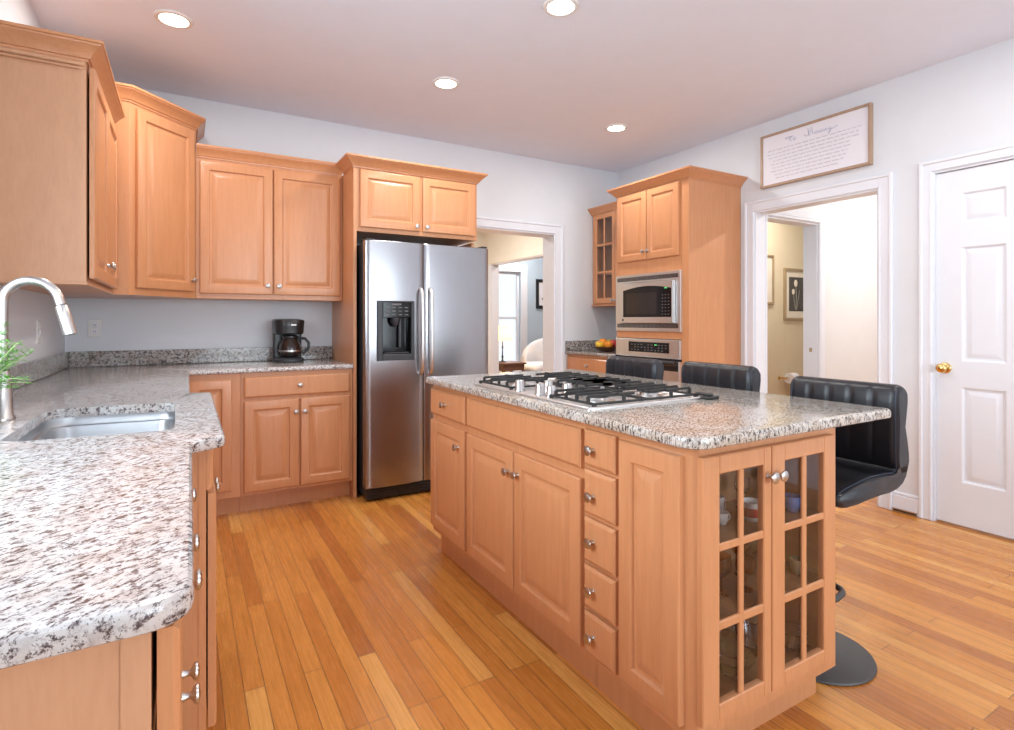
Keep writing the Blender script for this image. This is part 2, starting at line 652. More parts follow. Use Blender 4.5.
def crown(parent, path, z, h=0.078, out=0.062, side=1, m='wood', name='crown_molding'):
    """mitred moulding along an open path; side=+1 projects to the right of travel"""
    P = [Vector(p) for p in path]
    n = len(P)
    loops = []
    for i in range(n):
        ns = []
        if i > 0:
            d = (P[i] - P[i - 1]).normalized()
            ns.append(Vector((d.y, -d.x)) * side)
        if i < n - 1:
            d = (P[i + 1] - P[i]).normalized()
            ns.append(Vector((d.y, -d.x)) * side)
        if len(ns) == 2:
            mm = (ns[0] + ns[1]) / (1 + ns[0].dot(ns[1]))
        else:
            mm = ns[0]
        loops.append([(P[i].x + mm.x * a * out / 0.062, P[i].y + mm.y * a * out / 0.062, z + b * h / 0.078) for a, b in CROWN])
    bm = B()
    loft(bm, loops)
    return obj(name, bm, m, parent, ang=25)


# ------------------------------------------------------------------ room shell
XL, XR, YB, YR, ZC = -0.644, 3.885, 4.37, -3.0, 2.737

bm = B(); box(bm, -2.5, 8.0, -4.5, 9.6, -0.12, 0.0); struct('floor', bm, 'floor')
bm = B(); box(bm, -0.95, 7.6, -3.3, 9.0, ZC, ZC + 0.12); struct('ceiling', bm, 'ceil')


def wall_with_openings(name, fr, length, height, t, openings, m):
    """fr.n points into the room; the wall occupies n in [-t,0]; openings (u0,u1,v0,v1)"""
    bm = B()
    u = 0.0
    for a, b, c, d in sorted(openings):
        if a > u:
            fr.box(bm, u, a, 0, height, -t, 0)
        if c > 0:
            fr.box(bm, a, b, 0, c, -t, 0)
        if d < height:
            fr.box(bm, a, b, d, height, -t, 0)
        u = b
    if u < length:
        fr.box(bm, u, length, 0, height, -t, 0)
    return struct(name, bm, m)


# left wall, with the window over the sink
FL = Fr((XL, YR), (0, 1), (1, 0))
wall_with_openings('wall_left', FL, YB - YR, ZC, 0.15, [(0.65 - YR, 2.05 - YR, 1.08, 2.15)], 'wall')
# back wall with the cased opening beside the fridge
FB = Fr((XL - 0.15, YB), (1, 0), (0, -1))
OB = (2.13, 3.09, 2.04)
wall_with_openings('wall_back', FB, XR + 0.12 - XL + 0.15, ZC, 0.19, [(OB[0] - XL + 0.15, OB[1] - XL + 0.15, 0, OB[2])], 'wall')
# right wall with the hall doorway and the white door
FRT = Fr((XR, YR), (0, 1), (-1, 0))
OH = (1.87, 2.775, 2.06)
OD = (0.765, 1.575, 2.095)
wall_with_openings('wall_right', FRT, YB - YR, ZC, 0.12, [(OD[0] - YR, OD[1] - YR, 0, OD[2]), (OH[0] - YR, OH[1] - YR, 0, OH[2])], 'wall')
# rear wall (behind the camera) with a wide window
FRR = Fr((XL - 0.15, YR), (1, 0), (0, 1))
wall_with_openings('wall_rear', FRR, XR + 0.12 - XL + 0.15, ZC, 0.15, [(0.35 - XL + 0.15, 3.45 - XL + 0.15, 0.55, 2.25)], 'wall')


def window(name, fr, u0, u1, v0, v1, cols, t=0.15, casing=0.085, rail=True):
    root = bpy.data.objects.new(name, None)
    COL.objects.link(root)
    c = fr.p((u0 + u1) / 2, v0, 0)
    root.location = c
    BASE[root.name] = c
    root['kind'] = 'structure'
    bm = B()
    w = casing
    fr.box(bm, u0 - w, u0, v0 - w, v1 + w, 0.0005, 0.02, 0.004)
    fr.box(bm, u1, u1 + w, v0 - w, v1 + w, 0.0005, 0.02, 0.004)
    fr.box(bm, u0, u1, v1, v1 + w, 0.0005, 0.02, 0.004)
    fr.box(bm, u0, u1, v0 - w, v0, 0.0005, 0.02, 0.004)
    obj('window_casing', bm, 'trim', root)
    bm = B()
    f = 0.04
    ww = (u1 - u0) / cols
    for i in range(cols):
        a, b = u0 + i * ww, u0 + (i + 1) * ww
        fr.box(bm, a, a + f, v0, v1, -t * 0.7, -t * 0.35)
        fr.box(bm, b - f, b, v0, v1, -t * 0.7, -t * 0.35)
        fr.box(bm, a + f, b - f, v0, v0 + f, -t * 0.7, -t * 0.35)
        fr.box(bm, a + f, b - f, v1 - f, v1, -t * 0.7, -t * 0.35)
        if rail:
            vm = (v0 + v1) / 2
            fr.box(bm, a + f, b - f, vm - 0.022, vm + 0.022, -t * 0.72, -t * 0.33)
    obj('sash', bm, 'trim', root)
    bm = B()
    fr.box(bm, u0 + f * 0.8, u1 - f * 0.8, v0 + f * 0.8, v1 - f * 0.8, -t * 0.54, -t * 0.5)
    obj('window_glass', bm, 'pane', root)
    return root


window('window_1', FL, 0.65 - YR, 2.05 - YR, 1.08, 2.15, 2)
window('window_2', FRR, 0.35 - XL + 0.15, 3.45 - XL + 0.15, 0.55, 2.25, 3)


def casing(name, fr, u0, u1, top, w=0.085, depth=0.12, jamb=True, back=False):
    """door casing with an outer bead, and the jamb lining"""
    bm = B()

    def leg(a, b, outer_lo):
        fr.box(bm, a, b, 0, top + (w if True else 0), 0.0005, 0.014, 0.003)
        o = (a, a + 0.020) if outer_lo else (b - 0.020, b)
        fr.box(bm, o[0], o[1], 0, top + w, 0.013, 0.022, 0.004)
        i = (b - 0.012, b) if outer_lo else (a, a + 0.012)
        fr.box(bm, i[0], i[1], 0, top, 0.013, 0.017, 0.003)
    leg(u0 - w, u0, True)
    leg(u1, u1 + w, False)
    fr.box(bm, u0, u1, top, top + w, 0.0005, 0.0138, 0.003)
    fr.box(bm, u0 - w + 0.02, u1 + w - 0.02, top + w - 0.020, top + w, 0.013, 0.022, 0.004)
    fr.box(bm, u0, u1, top, top + 0.012, 0.013, 0.017, 0.003)
    if jamb:
        fr.box(bm, u0, u0 + 0.012, 0, top, -depth, 0.003)
        fr.box(bm, u1 - 0.012, u1, 0, top, -depth, 0.003)
        fr.box(bm, u0 + 0.012, u1 - 0.012, top - 0.012, top, -depth, 0.003)
    return struct(name, bm, 'trim')


casing('trim_1', FB, OB[0] - XL + 0.15, OB[1] - XL + 0.15, OB[2], 0.088, 0.19)
casing('trim_2', FRT, OH[0] - YR, OH[1] - YR, OH[2], 0.082, 0.12)
casing('trim_3', FRT, OD[0] - YR, OD[1] - YR, OD[2], 0.066, 0.12)

# baseboards in view
bm = B()
FRT.box(bm, 1.641 - YR, 1.788 - YR, 0, 0.105, 0.0005, 0.014, 0.002)
FRT.box(bm, 1.641 - YR, 1.788 - YR, 0.104, 0.125, 0.0005, 0.010, 0.005)
struct('baseboard_right', bm, 'trim')
bm = B()
FRT.box(bm, 0, 0.699 - YR, 0, 0.105, 0.0005, 0.014, 0.002)
FRT.box(bm, 0, 0.699 - YR, 0.104, 0.125, 0.0005, 0.010, 0.005)
struct('baseboard_right_rear', bm, 'trim')
bm = B()
FB.box(bm, OB[1] + 0.088 - XL + 0.15, 3.215 - XL + 0.15, 0, 0.105, 0.0005, 0.014, 0.002)
struct('baseboard_back', bm, 'trim')

# ------------------------------------------------------------------ white six-panel door
droot = bpy.data.objects.new('door_1', None)
COL.objects.link(droot)
droot.location = (XR, (OD[0] + OD[1]) / 2, 0)
BASE['door_1'] = Vector(droot.location)
droot['kind'] = 'structure'
DF = Fr((XR + 0.035, OD[0] + 0.013), (0, 1), (-1, 0))      # door leaf face 35 mm back + 0.035 thick
wD = OD[1] - OD[0] - 0.026
bm = B()
cols = [(0.125, 0.330), (wD - 0.330, wD - 0.125)]
rows = [(0.26, 0.815), (0.965, 1.63), (1.765, 1.945)]
zt = OD[2] - 0.016
us = [0, cols[0][0], cols[0][1], cols[1][0], cols[1][1], wD]
vs = [0.012, rows[0][0], rows[0][1], rows[1][0], rows[1][1], rows[2][0], rows[2][1], zt]
T = 0.022
for i in range(5):
    for j in range(7):
        if i in (1, 3) and j in (1, 3, 5):
            a, b, c, d = us[i], us[i + 1], vs[j], vs[j + 1]
            lv = [(0, T), (0.006, T - 0.003), (0.010, T - 0.010), (0.020, T - 0.012), (0.046, T - 0.004), (0.05, T - 0.004)]
            loft(bm, [DF.rect(a + q, b - q, c + q, d - q, n) for q, n in lv], cap0=False)
        else:
            vsq = [bm.verts.new(p) for p in DF.rect(us[i], us[i + 1], vs[j], vs[j + 1], T)]
            bm.faces.new(vsq)
DF.box(bm, 0, wD, 0.012, zt, -0.02, T - 0.014)
bmesh.ops.remove_doubles(bm, verts=bm.verts[:], dist=0.0002)
obj('door_leaf', bm, 'trim', droot, ang=20)
bm = B()
ky, kz = 1.517 - OD[0] - 0.013, 0.922
lathe(bm, [(0.033, 0), (0.032, 0.005), (0.026, 0.009), (0.011, 0.012), (0.010, 0.03), (0.020, 0.036), (0.027, 0.046), (0.027, 0.056), (0.020, 0.063), (0.001, 0.066)],
      DF.p(ky, kz, T), (-1, 0, 0), 24)
obj('door_knob', bm, 'brass', droot, ang=50)

# ------------------------------------------------------------------ rooms beyond the openings
# dining hall beyond the back opening: its side wall has a cased opening to the blue sitting room
bm = B(); box(bm, 0.4, 0.5, YB + 0.19, 7.5, 0, ZC); struct('wall_dining_left', bm, 'cream')
bm = B(); box(bm, 0.5, 3.97, 7.5, 7.6, 0, ZC); struct('wall_dining_back', bm, 'cream')
FD = Fr((3.97, YB + 0.19), (0, 1), (-1, 0))
wall_with_openings('wall_dining_right', FD, 7.6 - YB - 0.19, ZC, 0.12, [(5.3 - YB - 0.19, 7.255 - YB - 0.19, 0, 2.05)], 'cream')
bm = B()
FD.box(bm, 7.255 - YB - 0.19, 7.345 - YB - 0.19, 0, 2.05, 0.0005, 0.016, 0.003)
FD.box(bm, 7.243 - YB - 0.19, 7.255 - YB - 0.19, 0, 2.05, -0.12, 0.003)
FD.box(bm, 5.3 - YB - 0.19, 7.243 - YB - 0.19, 2.038, 2.05, -0.12, 0.003)
struct('trim_4', bm, 'trim')
bm = B()
box(bm, 3.954, 3.9695, 5.3, 7.345, 2.05, 2.14, 0.003); box(bm, 0.5, 3.97, 7.42, 7.5, ZC - 0.1, ZC - 0.001); box(bm, 3.89, 3.969, YB + 0.2, 7.42, ZC - 0.1, ZC - 0.001)
struct('trim_5', bm, 'cream')
# blue sitting room
FS = Fr((4.09, 8.6), (1, 0), (0, -1))
SW = (4.50, 5.31, 0.42, 2.09)
wall_with_openings('wall_sitting_back', FS, 3.0, ZC, 0.15, [(SW[0] - 4.09, SW[1] - 4.09, SW[2], SW[3])], 'blue')
bm = B(); box(bm, 7.09, 7.2, 4.75, 8.75, 0, ZC); struct('wall_sitting_right', bm, 'blue')
bm = B(); box(bm, 4.09, 7.09, 4.7, 4.75, 0, ZC); struct('wall_sitting_front', bm, 'blue')
bm = B(); box(bm, 4.0, 4.09, 7.6, 8.75, 0, ZC); struct('wall_sitting_left', bm, 'blue')
window('window_3', FS, SW[0] - 4.09, SW[1] - 4.09, SW[2], SW[3], 1, casing=0.14)
# side hall and washroom beyond the doorway in the right wall
FH = Fr((4.005, 2.78), (1, 0), (0, -1))
IO = (4.03, 4.748, 2.045)
wall_with_openings('wall_hall_back', FH, 3.4, ZC, 0.12, [(IO[0] - 4.005, IO[1] - 4.005, 0, IO[2])], 'hallwhite')
casing('trim_6', FH, IO[0] - 4.005 + 0.0, IO[1] - 4.005, IO[2], 0.082 if False else 0.024, 0.12)
bm = B()
FH.box(bm, IO[1] - 4.005 + 0.024, IO[1] - 4.005 + 0.085, 0, 2.13, 0.0005, 0.02, 0.003)
FH.box(bm, IO[0] - 4.005, IO[1] - 4.005 + 0.085, 2.07, 2.13, 0.0005, 0.0195, 0.003)
struct('trim_7', bm, 'trim')
bm = B(); box(bm, 7.4, 7.5, 0.4, 4.3, 0, ZC); struct('wall_hall_right', bm, 'hallwhite')
bm = B(); box(bm, 4.005, 7.4, 0.4, 0.5, 0, ZC); struct('wall_hall_front', bm, 'hallwhite')
bm = B(); box(bm, 4.005, 7.4, 4.1, 4.2, 0, ZC); struct('wall_washroom_back', bm, 'beige')
bm = B(); box(bm, 4.005, 7.4, 2.9005, 2.91, 2.07, ZC); struct('wall_washroom_front', bm, 'beige')

# ------------------------------------------------------------------ recessed ceiling lights
LG = 'recessed ceiling lights'


def can_light(x, y, label, power=9):
    t = thing('recessed_light', label, 'ceiling light', (x, y, ZC - 0.012), LG)
    bm = B()
    lathe(bm, [(0.066, 0.0115), (0.066, 0.002), (0.070, 0.0), (0.084, 0.003), (0.088, 0.0115)], (x, y, ZC - 0.012), seg=40, cap0=False, cap1=False)
    obj('trim_ring', bm, 'white', t, ang=40)
    bm = B()
    lathe(bm, [(0.001, 0.004), (0.05, 0.0045), (0.0655, 0.006), (0.0655, 0.0112), (0.001, 0.0113)], (x, y, ZC - 0.012), seg=40)
    obj('lens', bm, 'lamp', t)
    d = bpy.data.lights.new('recessed_light_bulb', 'AREA')
    d.shape = 'DISK'
    d.size = 0.12
    d.energy = power
    d.color = (1.0, 0.955, 0.90)
    lo = bpy.data.objects.new('recessed_light_bulb', d)
    COL.objects.link(lo)
    lo.parent = t
    lo.location = (0, 0, -0.004)
    return t


can_light(-0.046, 3.276, 'lit recessed ceiling light above the corner cabinets')
can_light(1.455, 3.27, 'lit recessed ceiling light above the refrigerator front')
can_light(2.96, 3.345, 'lit recessed ceiling light closest to the oven cabinet')
can_light(1.584, 2.19, 'lit recessed ceiling light cut by the top edge of the photo, above the cooktop')
can_light(2.96, 0.9, 'lit recessed ceiling light over the stool side of the island')
can_light(1.5, 0.2, 'lit recessed ceiling light past the near end of the island')

# ------------------------------------------------------------------ wall and base cabinets
ZW = 1.345       # underside of the wall cabinets

# --- wall cabinet over the sink run
t = thing('wall_cabinet', 'maple wall cabinet with a plain end panel, beside the faucet window', 'cabinet', (-0.49, 3.2, ZW))
bm = B()
box(bm, XL + 0.002, -0.368, 2.765, 3.675, ZW + 0.012, 2.236)
box(bm, XL + 0.002, -0.336, 2.762, 3.675, ZW, ZW + 0.012, 0.002)
obj('body', bm, 'wood2', t)
bm = B()
F = Fr((-0.368, 2.761), (0, 1), (1, 0))
F.box(bm, 0, 0.038, ZW + 0.012, 2.236, 0, 0.028, 0.0015)
F.box(bm, 0.872, 0.913, ZW + 0.012, 2.236, 0, 0.028, 0.0015)
F.box(bm, 0.038, 0.872, ZW + 0.012, ZW + 0.05, 0, 0.0275)
F.box(bm, 0.038, 0.872, 2.20, 2.236, 0, 0.0275)
F.box(bm, 0.038, 0.872, ZW + 0.05, 2.20, 0, 0.020)
obj('face_frame', bm, 'wood2', t)
F = Fr((-0.331, 2.761), (0, 1), (1, 0))
panel_door(t, F, 0.012, 0.452, 1.372, 2.224, [(0.418, 1.462)])
panel_door(t, F, 0.458, 0.895, 1.372, 2.224, [(0.492, 1.462)])
crown(t, [(XL + 0.005, 2.761), (-0.340, 2.761), (-0.340, 3.615)], 2.236, 0.075, 0.062, 1)
bm = B()
box(bm, XL + 0.002, -0.342, 2.752, 2.7612, 2.203, 2.212, 0.003)
box(bm, XL + 0.002, -0.342, 2.754, 2.7612, 2.218, 2.236, 0.003)
obj('fascia_bead', bm, 'wood2', t)

# --- diagonal corner cabinet
CPL = [(XL + 0.002, 3.682), (-0.265, 3.682), (0.062, 4.022), (0.062, YB - 0.002), (XL + 0.002, YB - 0.002)]
t = thing('corner_wall_cabinet', 'tall diagonal maple wall cabinet in the corner, its crown higher than its neighbours', 'cabinet', (-0.3, 4.0, ZW))
bm = B(); prism(bm, CPL, ZW, 2.413); obj('body', bm, 'wood', t)
dv = Vector((0.327, 0.340)); Ld = dv.length; dv.normalize()
F = Fr((-0.265, 3.682), (dv.x, dv.y), (dv.y, -dv.x))
panel_door(t, F, 0.040, Ld - 0.028, 1.385, 2.388, [(Ld - 0.050, 1.455)], n0=0.001)
crown(t, [(XL + 0.07, 3.682), (-0.265, 3.682), (0.062, 4.022), (0.062, YB - 0.004)], 2.410, 0.078, 0.055, 1)

# --- back wall cabinet
t = thing('wall_cabinet', 'maple two-door wall cabinet above the coffee maker', 'cabinet', (0.52, 4.2, ZW))
bm = B()
box(bm, 0.064, 0.983, 4.041, YB - 0.002, ZW + 0.01, 2.25)
box(bm, 0.064, 0.983, 4.036, YB - 0.002, ZW, ZW + 0.012, 0.002)
obj('body', bm, 'wood', t)
F = Fr((0.064, 4.04), (1, 0), (0, -1))
panel_door(t, F, 0.020, 0.452, 1.377, 2.225, [(0.420, 1.435)])
panel_door(t, F, 0.460, 0.900, 1.377, 2.225, [(0.492, 1.435)])
crown(t, [(0.0645, 4.04), (0.980, 4.04)], 2.245, 0.078, 0.045, 1)

# --- fridge surround
t = thing('refrigerator_cabinet', 'maple cabinet over the refrigerator with a full-height side panel', 'cabinet', (1.45, 4.05, 0))
bm = B()
box(bm, 0.986, 1.008, 3.745, YB - 0.002, 0, 2.25, 0.001)
obj('side_panel', bm, 'wood', t)
bm = B()
box(bm, 1.905, 1.925, 3.80, YB - 0.002, 0, 1.80, 0.001)
obj('side_panel', bm, 'wood', t)
bm = B()
box(bm, 1.008, 1.925, 3.752, YB - 0.002, 1.812, 2.25, 0.001)
obj('body', bm, 'wood', t)
F = Fr((1.008, 3.752), (1, 0), (0, -1))
panel_door(t, F, 0.022, 0.452, 1.842, 2.232, [(0.424, 1.875)])
panel_door(t, F, 0.474, 0.896, 1.842, 2.232, [(0.502, 1.875)])
crown(t, [(0.986, 3.985), (0.986, 3.745), (1.925, 3.745), (1.925, YB - 0.004)], 2.242, 0.072, 0.062, 1)

# --- base cabinets on the back wall
FBB = Fr((0, 3.765), (1, 0), (0, -1))


def base_body(t, x0, x1, y0, y1, toe, zt=0.879, m='wood'):
    """toe: (x0,x1,y0,y1) of the recessed plinth"""
    bm = B(); box(bm, x0, x1, y0, y1, 0.118, zt, 0.001); obj('body', bm, m, t)
    bm = B(); box(bm, *toe, 0, 0.1175); obj('toe_kick', bm, 'wood', t)


t = thing('base_cabinet', 'maple corner base cabinet with one narrow door, partly behind the sink counter', 'cabinet', (0.15, 4.05, 0))
base_body(t, -0.02, 0.2995, 3.765, YB - 0.002, (-0.02, 0.2995, 3.84, YB - 0.01))
panel_door(t, FBB, 0.02, 0.250, 0.165, 0.842, None)
t = thing('base_cabinet', 'maple base cabinet with one drawer and two doors beneath the coffee maker', 'cabinet', (0.65, 4.05, 0))
base_body(t, 0.3005, 0.9845, 3.765, YB - 0.002, (0.3005, 0.9845, 3.84, YB - 0.01))
slab_front(t, FBB, 0.316, 0.963, 0.724, 0.852, [(0.643, 0.788)])
panel_door(t, FBB, 0.316, 0.636, 0.140, 0.702, [(0.618, 0.618)])
panel_door(t, FBB, 0.648, 0.963, 0.140, 0.702, [(0.672, 0.618)])

# --- base cabinets of the sink run
t = thing('base_cabinet', 'maple base cabinet with two doors and drawers at the open end of the sink run', 'cabinet', (-0.33, 1.15, 0))
bm = B()
box(bm, XL + 0.002, -0.058, 0.705, 1.618, 0.118, 0.879)
obj('body', bm, 'wood2', t)
bm = B(); box(bm, XL + 0.002, -0.11, 0.712, 1.618, 0, 0.1175); obj('toe_kick', bm, 'wood', t)
F = Fr((-0.058, 0.703), (0, 1), (1, 0))
bm = B()
F.box(bm, 0, 0.04, 0.118, 0.879, 0, 0.027, 0.001)
F.box(bm, 0.875, 0.915, 0.118, 0.879, 0, 0.027, 0.001)
F.box(bm, 0.04, 0.875, 0.70, 0.879, 0, 0.0265)
F.box(bm, 0.04, 0.875, 0.118, 0.155, 0, 0.0265)
F.box(bm, 0.04, 0.875, 0.155, 0.70, 0, 0.018)
obj('face_frame', bm, 'wood2', t)
F = Fr((-0.026, 0.703), (0, 1), (1, 0))
panel_door(t, F, 0.012, 0.408, 0.145, 0.685, [(0.376, 0.565)], t=0.022)
panel_door(t, F, 0.414, 0.900, 0.145, 0.685, [(0.446, 0.565)], t=0.022)
slab_front(t, F, 0.012, 0.585, 0.71, 0.862, [(0.275, 0.80), (0.44, 0.80)], t=0.022)
slab_front(t, F, 0.592, 0.900, 0.71, 0.862, [(0.755, 0.80)], t=0.022)

t = thing('sink_cabinet', 'maple sink base cabinet that steps out past its neighbours, one door ajar', 'cabinet', (-0.3, 2.09, 0))
bm = B()
box(bm, XL + 0.002, -0.42, 1.63, 2.56, 0.118, 0.70)
box(bm, -0.42, 0.031, 1.63, 1.65, 0.118, 0.879)
box(bm, -0.42, 0.031, 2.54, 2.56, 0.118, 0.879)
box(bm, -0.42, 0.031, 1.65, 2.54, 0.118, 0.136)
obj('body', bm, 'wood', t)
bm = B()
F = Fr((0.031, 1.628), (0, 1), (1, 0))
F.box(bm, 0, 0.04, 0.118, 0.879, 0, 0.0175, 0.001)
F.box(bm, 0.894, 0.934, 0.118, 0.879, 0, 0.0175, 0.001)
F.box(bm, 0.04, 0.894, 0.73, 0.879, 0, 0.017)
F.box(bm, 0.04, 0.894, 0.118, 0.16, 0, 0.017)
obj('face_frame', bm, 'wood', t)
bm = B(); box(bm, XL + 0.02, -0.03, 1.64, 2.55, 0, 0.1175); obj('toe_kick', bm, 'wood', t)
F = Fr((0.0487, 1.628), (0, 1), (1, 0))
slab_front(t, F, 0.0, 0.934, 0.762, 0.866, None, name='false_front', t=0.016)
F = Fr((0.0525, 1.628), (0, 1), (1, 0))
panel_door(t, F, 0.0, 0.462, 0.145, 0.752, [(0.428, 0.65)], t=0.020)
panel_door(t, F, 0.470, 0.934, 0.145, 0.752, [(0.504, 0.65)], t=0.020)

t = thing('base_cabinet', 'maple base cabinet hidden between the sink cabinet and the wall corner', 'cabinet', (-0.33, 3.1, 0))
base_body(t, XL + 0.002, -0.031, 2.565, 3.76, (XL + 0.002, -0.11, 2.57, 3.76))
F = Fr((-0.0305, 2.565), (0, 1), (1, 0))
panel_door(t, F, 0.012, 0.38, 0.145, 0.85, [(0.35, 0.75)])
panel_door(t, F, 0.386, 0.75, 0.145, 0.85, [(0.42, 0.75)])

# ------------------------------------------------------------------ counters
sink_hole = round_poly([(-0.385, 1.745), (-0.022, 1.715), (-0.028, 2.295), (-0.388, 2.325)], [0.05, 0.05, 0.05, 0.075])
out = [(XL + 0.003, 0.660), (0.009, 0.668), (0.016, 1.525), (0.090, 1.572), (0.096, 2.560), (0.020, 2.575), (0.022, 3.738), (0.983, 3.738),
       (0.983, YB - 0.003), (XL + 0.003, YB - 0.003)]
out = round_poly(out, [0.0, 0.045, 0.02, 0.035, 0.035, 0.02, 0.03, 0.0, 0.0, 0.0])
bm = B()
slab(bm, out, 0.880, 0.910, [sink_hole])
tag(obj('countertop', bm, 'granite', loc=(-0.3, 2.5, 0.875), ang=30), 'speckled granite countertop with the sink cut-out, turning the corner to the refrigerator', 'countertop')
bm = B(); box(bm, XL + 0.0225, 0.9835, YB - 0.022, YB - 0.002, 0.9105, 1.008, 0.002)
tag(obj('backsplash', bm, 'granite_shaded'), 'low granite backsplash strip behind the coffee maker', 'backsplash')
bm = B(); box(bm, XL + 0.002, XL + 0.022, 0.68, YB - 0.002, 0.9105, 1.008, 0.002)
tag(obj('backsplash', bm, 'granite_shaded'), 'low granite backsplash strip along the wall behind the faucet', 'backsplash')

# --- sink
t = thing('sink', 'stainless steel undermount sink set in the granite counter', 'sink', (-0.2, 2.02, 0.68))
pts = inset_poly(sink_hole, -0.004)
lv = [(0.0, 0.8795), (0.001, 0.858), (0.004, 0.853), (0.016, 0.851), (0.018, 0.847), (0.020, 0.73), (0.03, 0.70), (0.05, 0.686), (0.08, 0.682)]
bm = B()
loft(bm, [[(x, y, z) for x, y in inset_poly(pts, d)] for d, z in lv], cap0=False, cap1=True)
bmesh.ops.solidify(bm, geom=bm.faces[:], thickness=0.0012)
obj('bowl', bm, 'sink', t, ang=40)
bm = B()
lathe(bm, [(0.045, 0.0005), (0.043, 0.003), (0.034, 0.0025), (0.030, 0.001), (0.0005, 0.001)], (-0.2, 2.02, 0.683), seg=24)
obj('drain', bm, 'chrome', t)

# --- faucet
t = thing('faucet', 'brushed nickel gooseneck pull-down faucet behind the sink', 'faucet', (-0.466, 2.15, 0.91))
fx, fy = -0.462, 2.15
bm = B()
lathe(bm, [(0.030, 0), (0.030, 0.006), (0.025, 0.012), (0.023, 0.10), (0.019, 0.13), (0.0145, 0.15)], (fx, fy, 0.9103), seg=28)
obj('body', bm, 'chrome', t, ang=40)
bm = B()
R = 0.066
pts = [(fx, fy, 1.05), (fx, fy, 1.15), (fx, fy, 1.255)]
for k in range(1, 15):
    a = PI - k * (PI * 0.955) / 14
    pts.append((fx + R + R * math.cos(a), fy, 1.255 + R * math.sin(a)))
e = Vector(pts[-1]); dd = (Vector(pts[-1]) - Vector(pts[-2])).normalized()
pts.append(tuple(e + dd * 0.015))
tube(bm, pts, 0.0135, 16)
obj('spout', bm, 'chrome', t, ang=50)
h0 = e + dd * 0.016
bm = B()
lathe(bm, [(0.0145, 0), (0.0165, 0.003), (0.0175, 0.03), (0.0185, 0.075), (0.0185, 0.092), (0.015, 0.095)], h0, dd, 24)
obj('spray_head', bm, 'chrome', t, ang=40)
bm = B()
lathe(bm, [(0.0150, -0.002), (0.0150, 0.0015)], h0, dd, 24)
obj('seam_ring', bm, 'black', t)
bm = B()
tube(bm, [(fx - 0.012, fy + 0.016, 0.985), (fx - 0.03, fy + 0.04, 0.99), (fx - 0.05, fy + 0.075, 1.0)], [0.010, 0.007, 0.006], 10)
obj('lever', bm, 'chrome', t, ang=50)

# --- potted herb by the faucet
t = thing('potted_herb', 'small bright green potted herb in front of the faucet', 'plant', (-0.492, 2.055, 0.9105))
px, py, pz = -0.492, 2.055, 0.9105
bm = B()
lathe(bm, [(0.032, 0), (0.034, 0.003), (0.045, 0.085), (0.047, 0.10), (0.043, 0.10), (0.041, 0.088), (0.001, 0.086)], (px, py, pz), seg=28)
obj('pot', bm, 'pot', t, ang=40)
bm = B(); lathe(bm, [(0.0405, 0.0), (0.041, 0.004), (0.02, 0.008), (0.001, 0.009)], (px, py, pz + 0.085), seg=20); obj('soil', bm, 'soil', t)
stems, leaves = B(), B()
rnd = random.Random(11)
for k in range(22):
    a = rnd.uniform(0, 2 * PI)
    lean = rnd.uniform(0.02, 0.075)
    hh = rnd.uniform(0.12, 0.25)
    droop = 1.0
    if k < 11:
        a = rnd.uniform(-0.9, 0.6); lean = rnd.uniform(0.05, 0.10); hh = rnd.uniform(0.02, 0.27)
        droop = 1.0 if hh > 0.1 else 3.5
    pp = []
    for q in range(7):
        s = q / 6
        pp.append(Vector((px + math.cos(a) * (0.012 + lean * s ** 1.3), py + math.sin(a) * (0.012 + lean * s ** 1.3), pz + 0.09 + hh * (s - 0.18 * s * s * droop))))
    tube(stems, pp, [0.0022 - 0.0002 * q for q in range(7)], 6)
    for q in range(1, 7):
        for z in range(5):
            b = pp[q]
            an = rnd.uniform(0, 2 * PI)
            el = rnd.uniform(-0.2, 0.8)
            d = Vector((math.cos(an) * math.cos(el), math.sin(an) * math.cos(el), math.sin(el)))
            ln = rnd.uniform(0.016, 0.030)
            sd = d.cross(Vector((0, 0, 1))).normalized() * 0.0028
            up = Vector((0, 0, 0.0012))
            v = [leaves.verts.new(b), leaves.verts.new(b + d * ln * 0.5 + sd), leaves.verts.new(b + d * ln - Vector((0, 0, 0.002))),
                 leaves.verts.new(b + d * ln * 0.5 - sd), leaves.verts.new(b + d * ln * 0.5 + up), leaves.verts.new(b + d * ln * 0.5 - up)]
            for tri in ((0, 1, 4), (1, 2, 4), (2, 3, 4), (3, 0, 4), (1, 0, 5), (2, 1, 5), (3, 2, 5), (0, 3, 5)):
                leaves.faces.new([v[i] for i in tri])
obj('stems', stems, 'stem', t)
obj('foliage', leaves, 'leaf', t)

# --- outlet and switch
t = thing('wall_outlet', 'white duplex outlet on the back wall under the corner cabinet', 'outlet', (-0.495, YB - 0.001, 1.10))
bm = B(); F = Fr((-0.53, YB - 0.0008), (1, 0), (0, -1))
F.box(bm, 0, 0.072, 1.097, 1.212, 0, 0.006, 0.003); obj('plate', bm, 'white', t)
for zc in (1.135, 1.175):
    bm = B(); F.box(bm, 0.020, 0.052, zc - 0.014, zc + 0.014, 0.0055, 0.0075, 0.001); s_ = obj('socket', bm, 'paper', t)
    bm = B()
    F.box(bm, 0.029, 0.0315, zc - 0.004, zc + 0.006, 0.0074, 0.0079)
    F.box(bm, 0.0405, 0.043, zc - 0.004, zc + 0.006, 0.0074, 0.0079)
    F.box(bm, 0.034, 0.038, zc - 0.010, zc - 0.006, 0.0074, 0.0079)
    obj('slots', bm, 'black', s_)
t = thing('light_switch', 'white switch plate on the side wall above the backsplash', 'switch', (XL, 3.62, 1.09))
F = Fr((XL + 0.0008, 3.585), (0, 1), (1, 0))
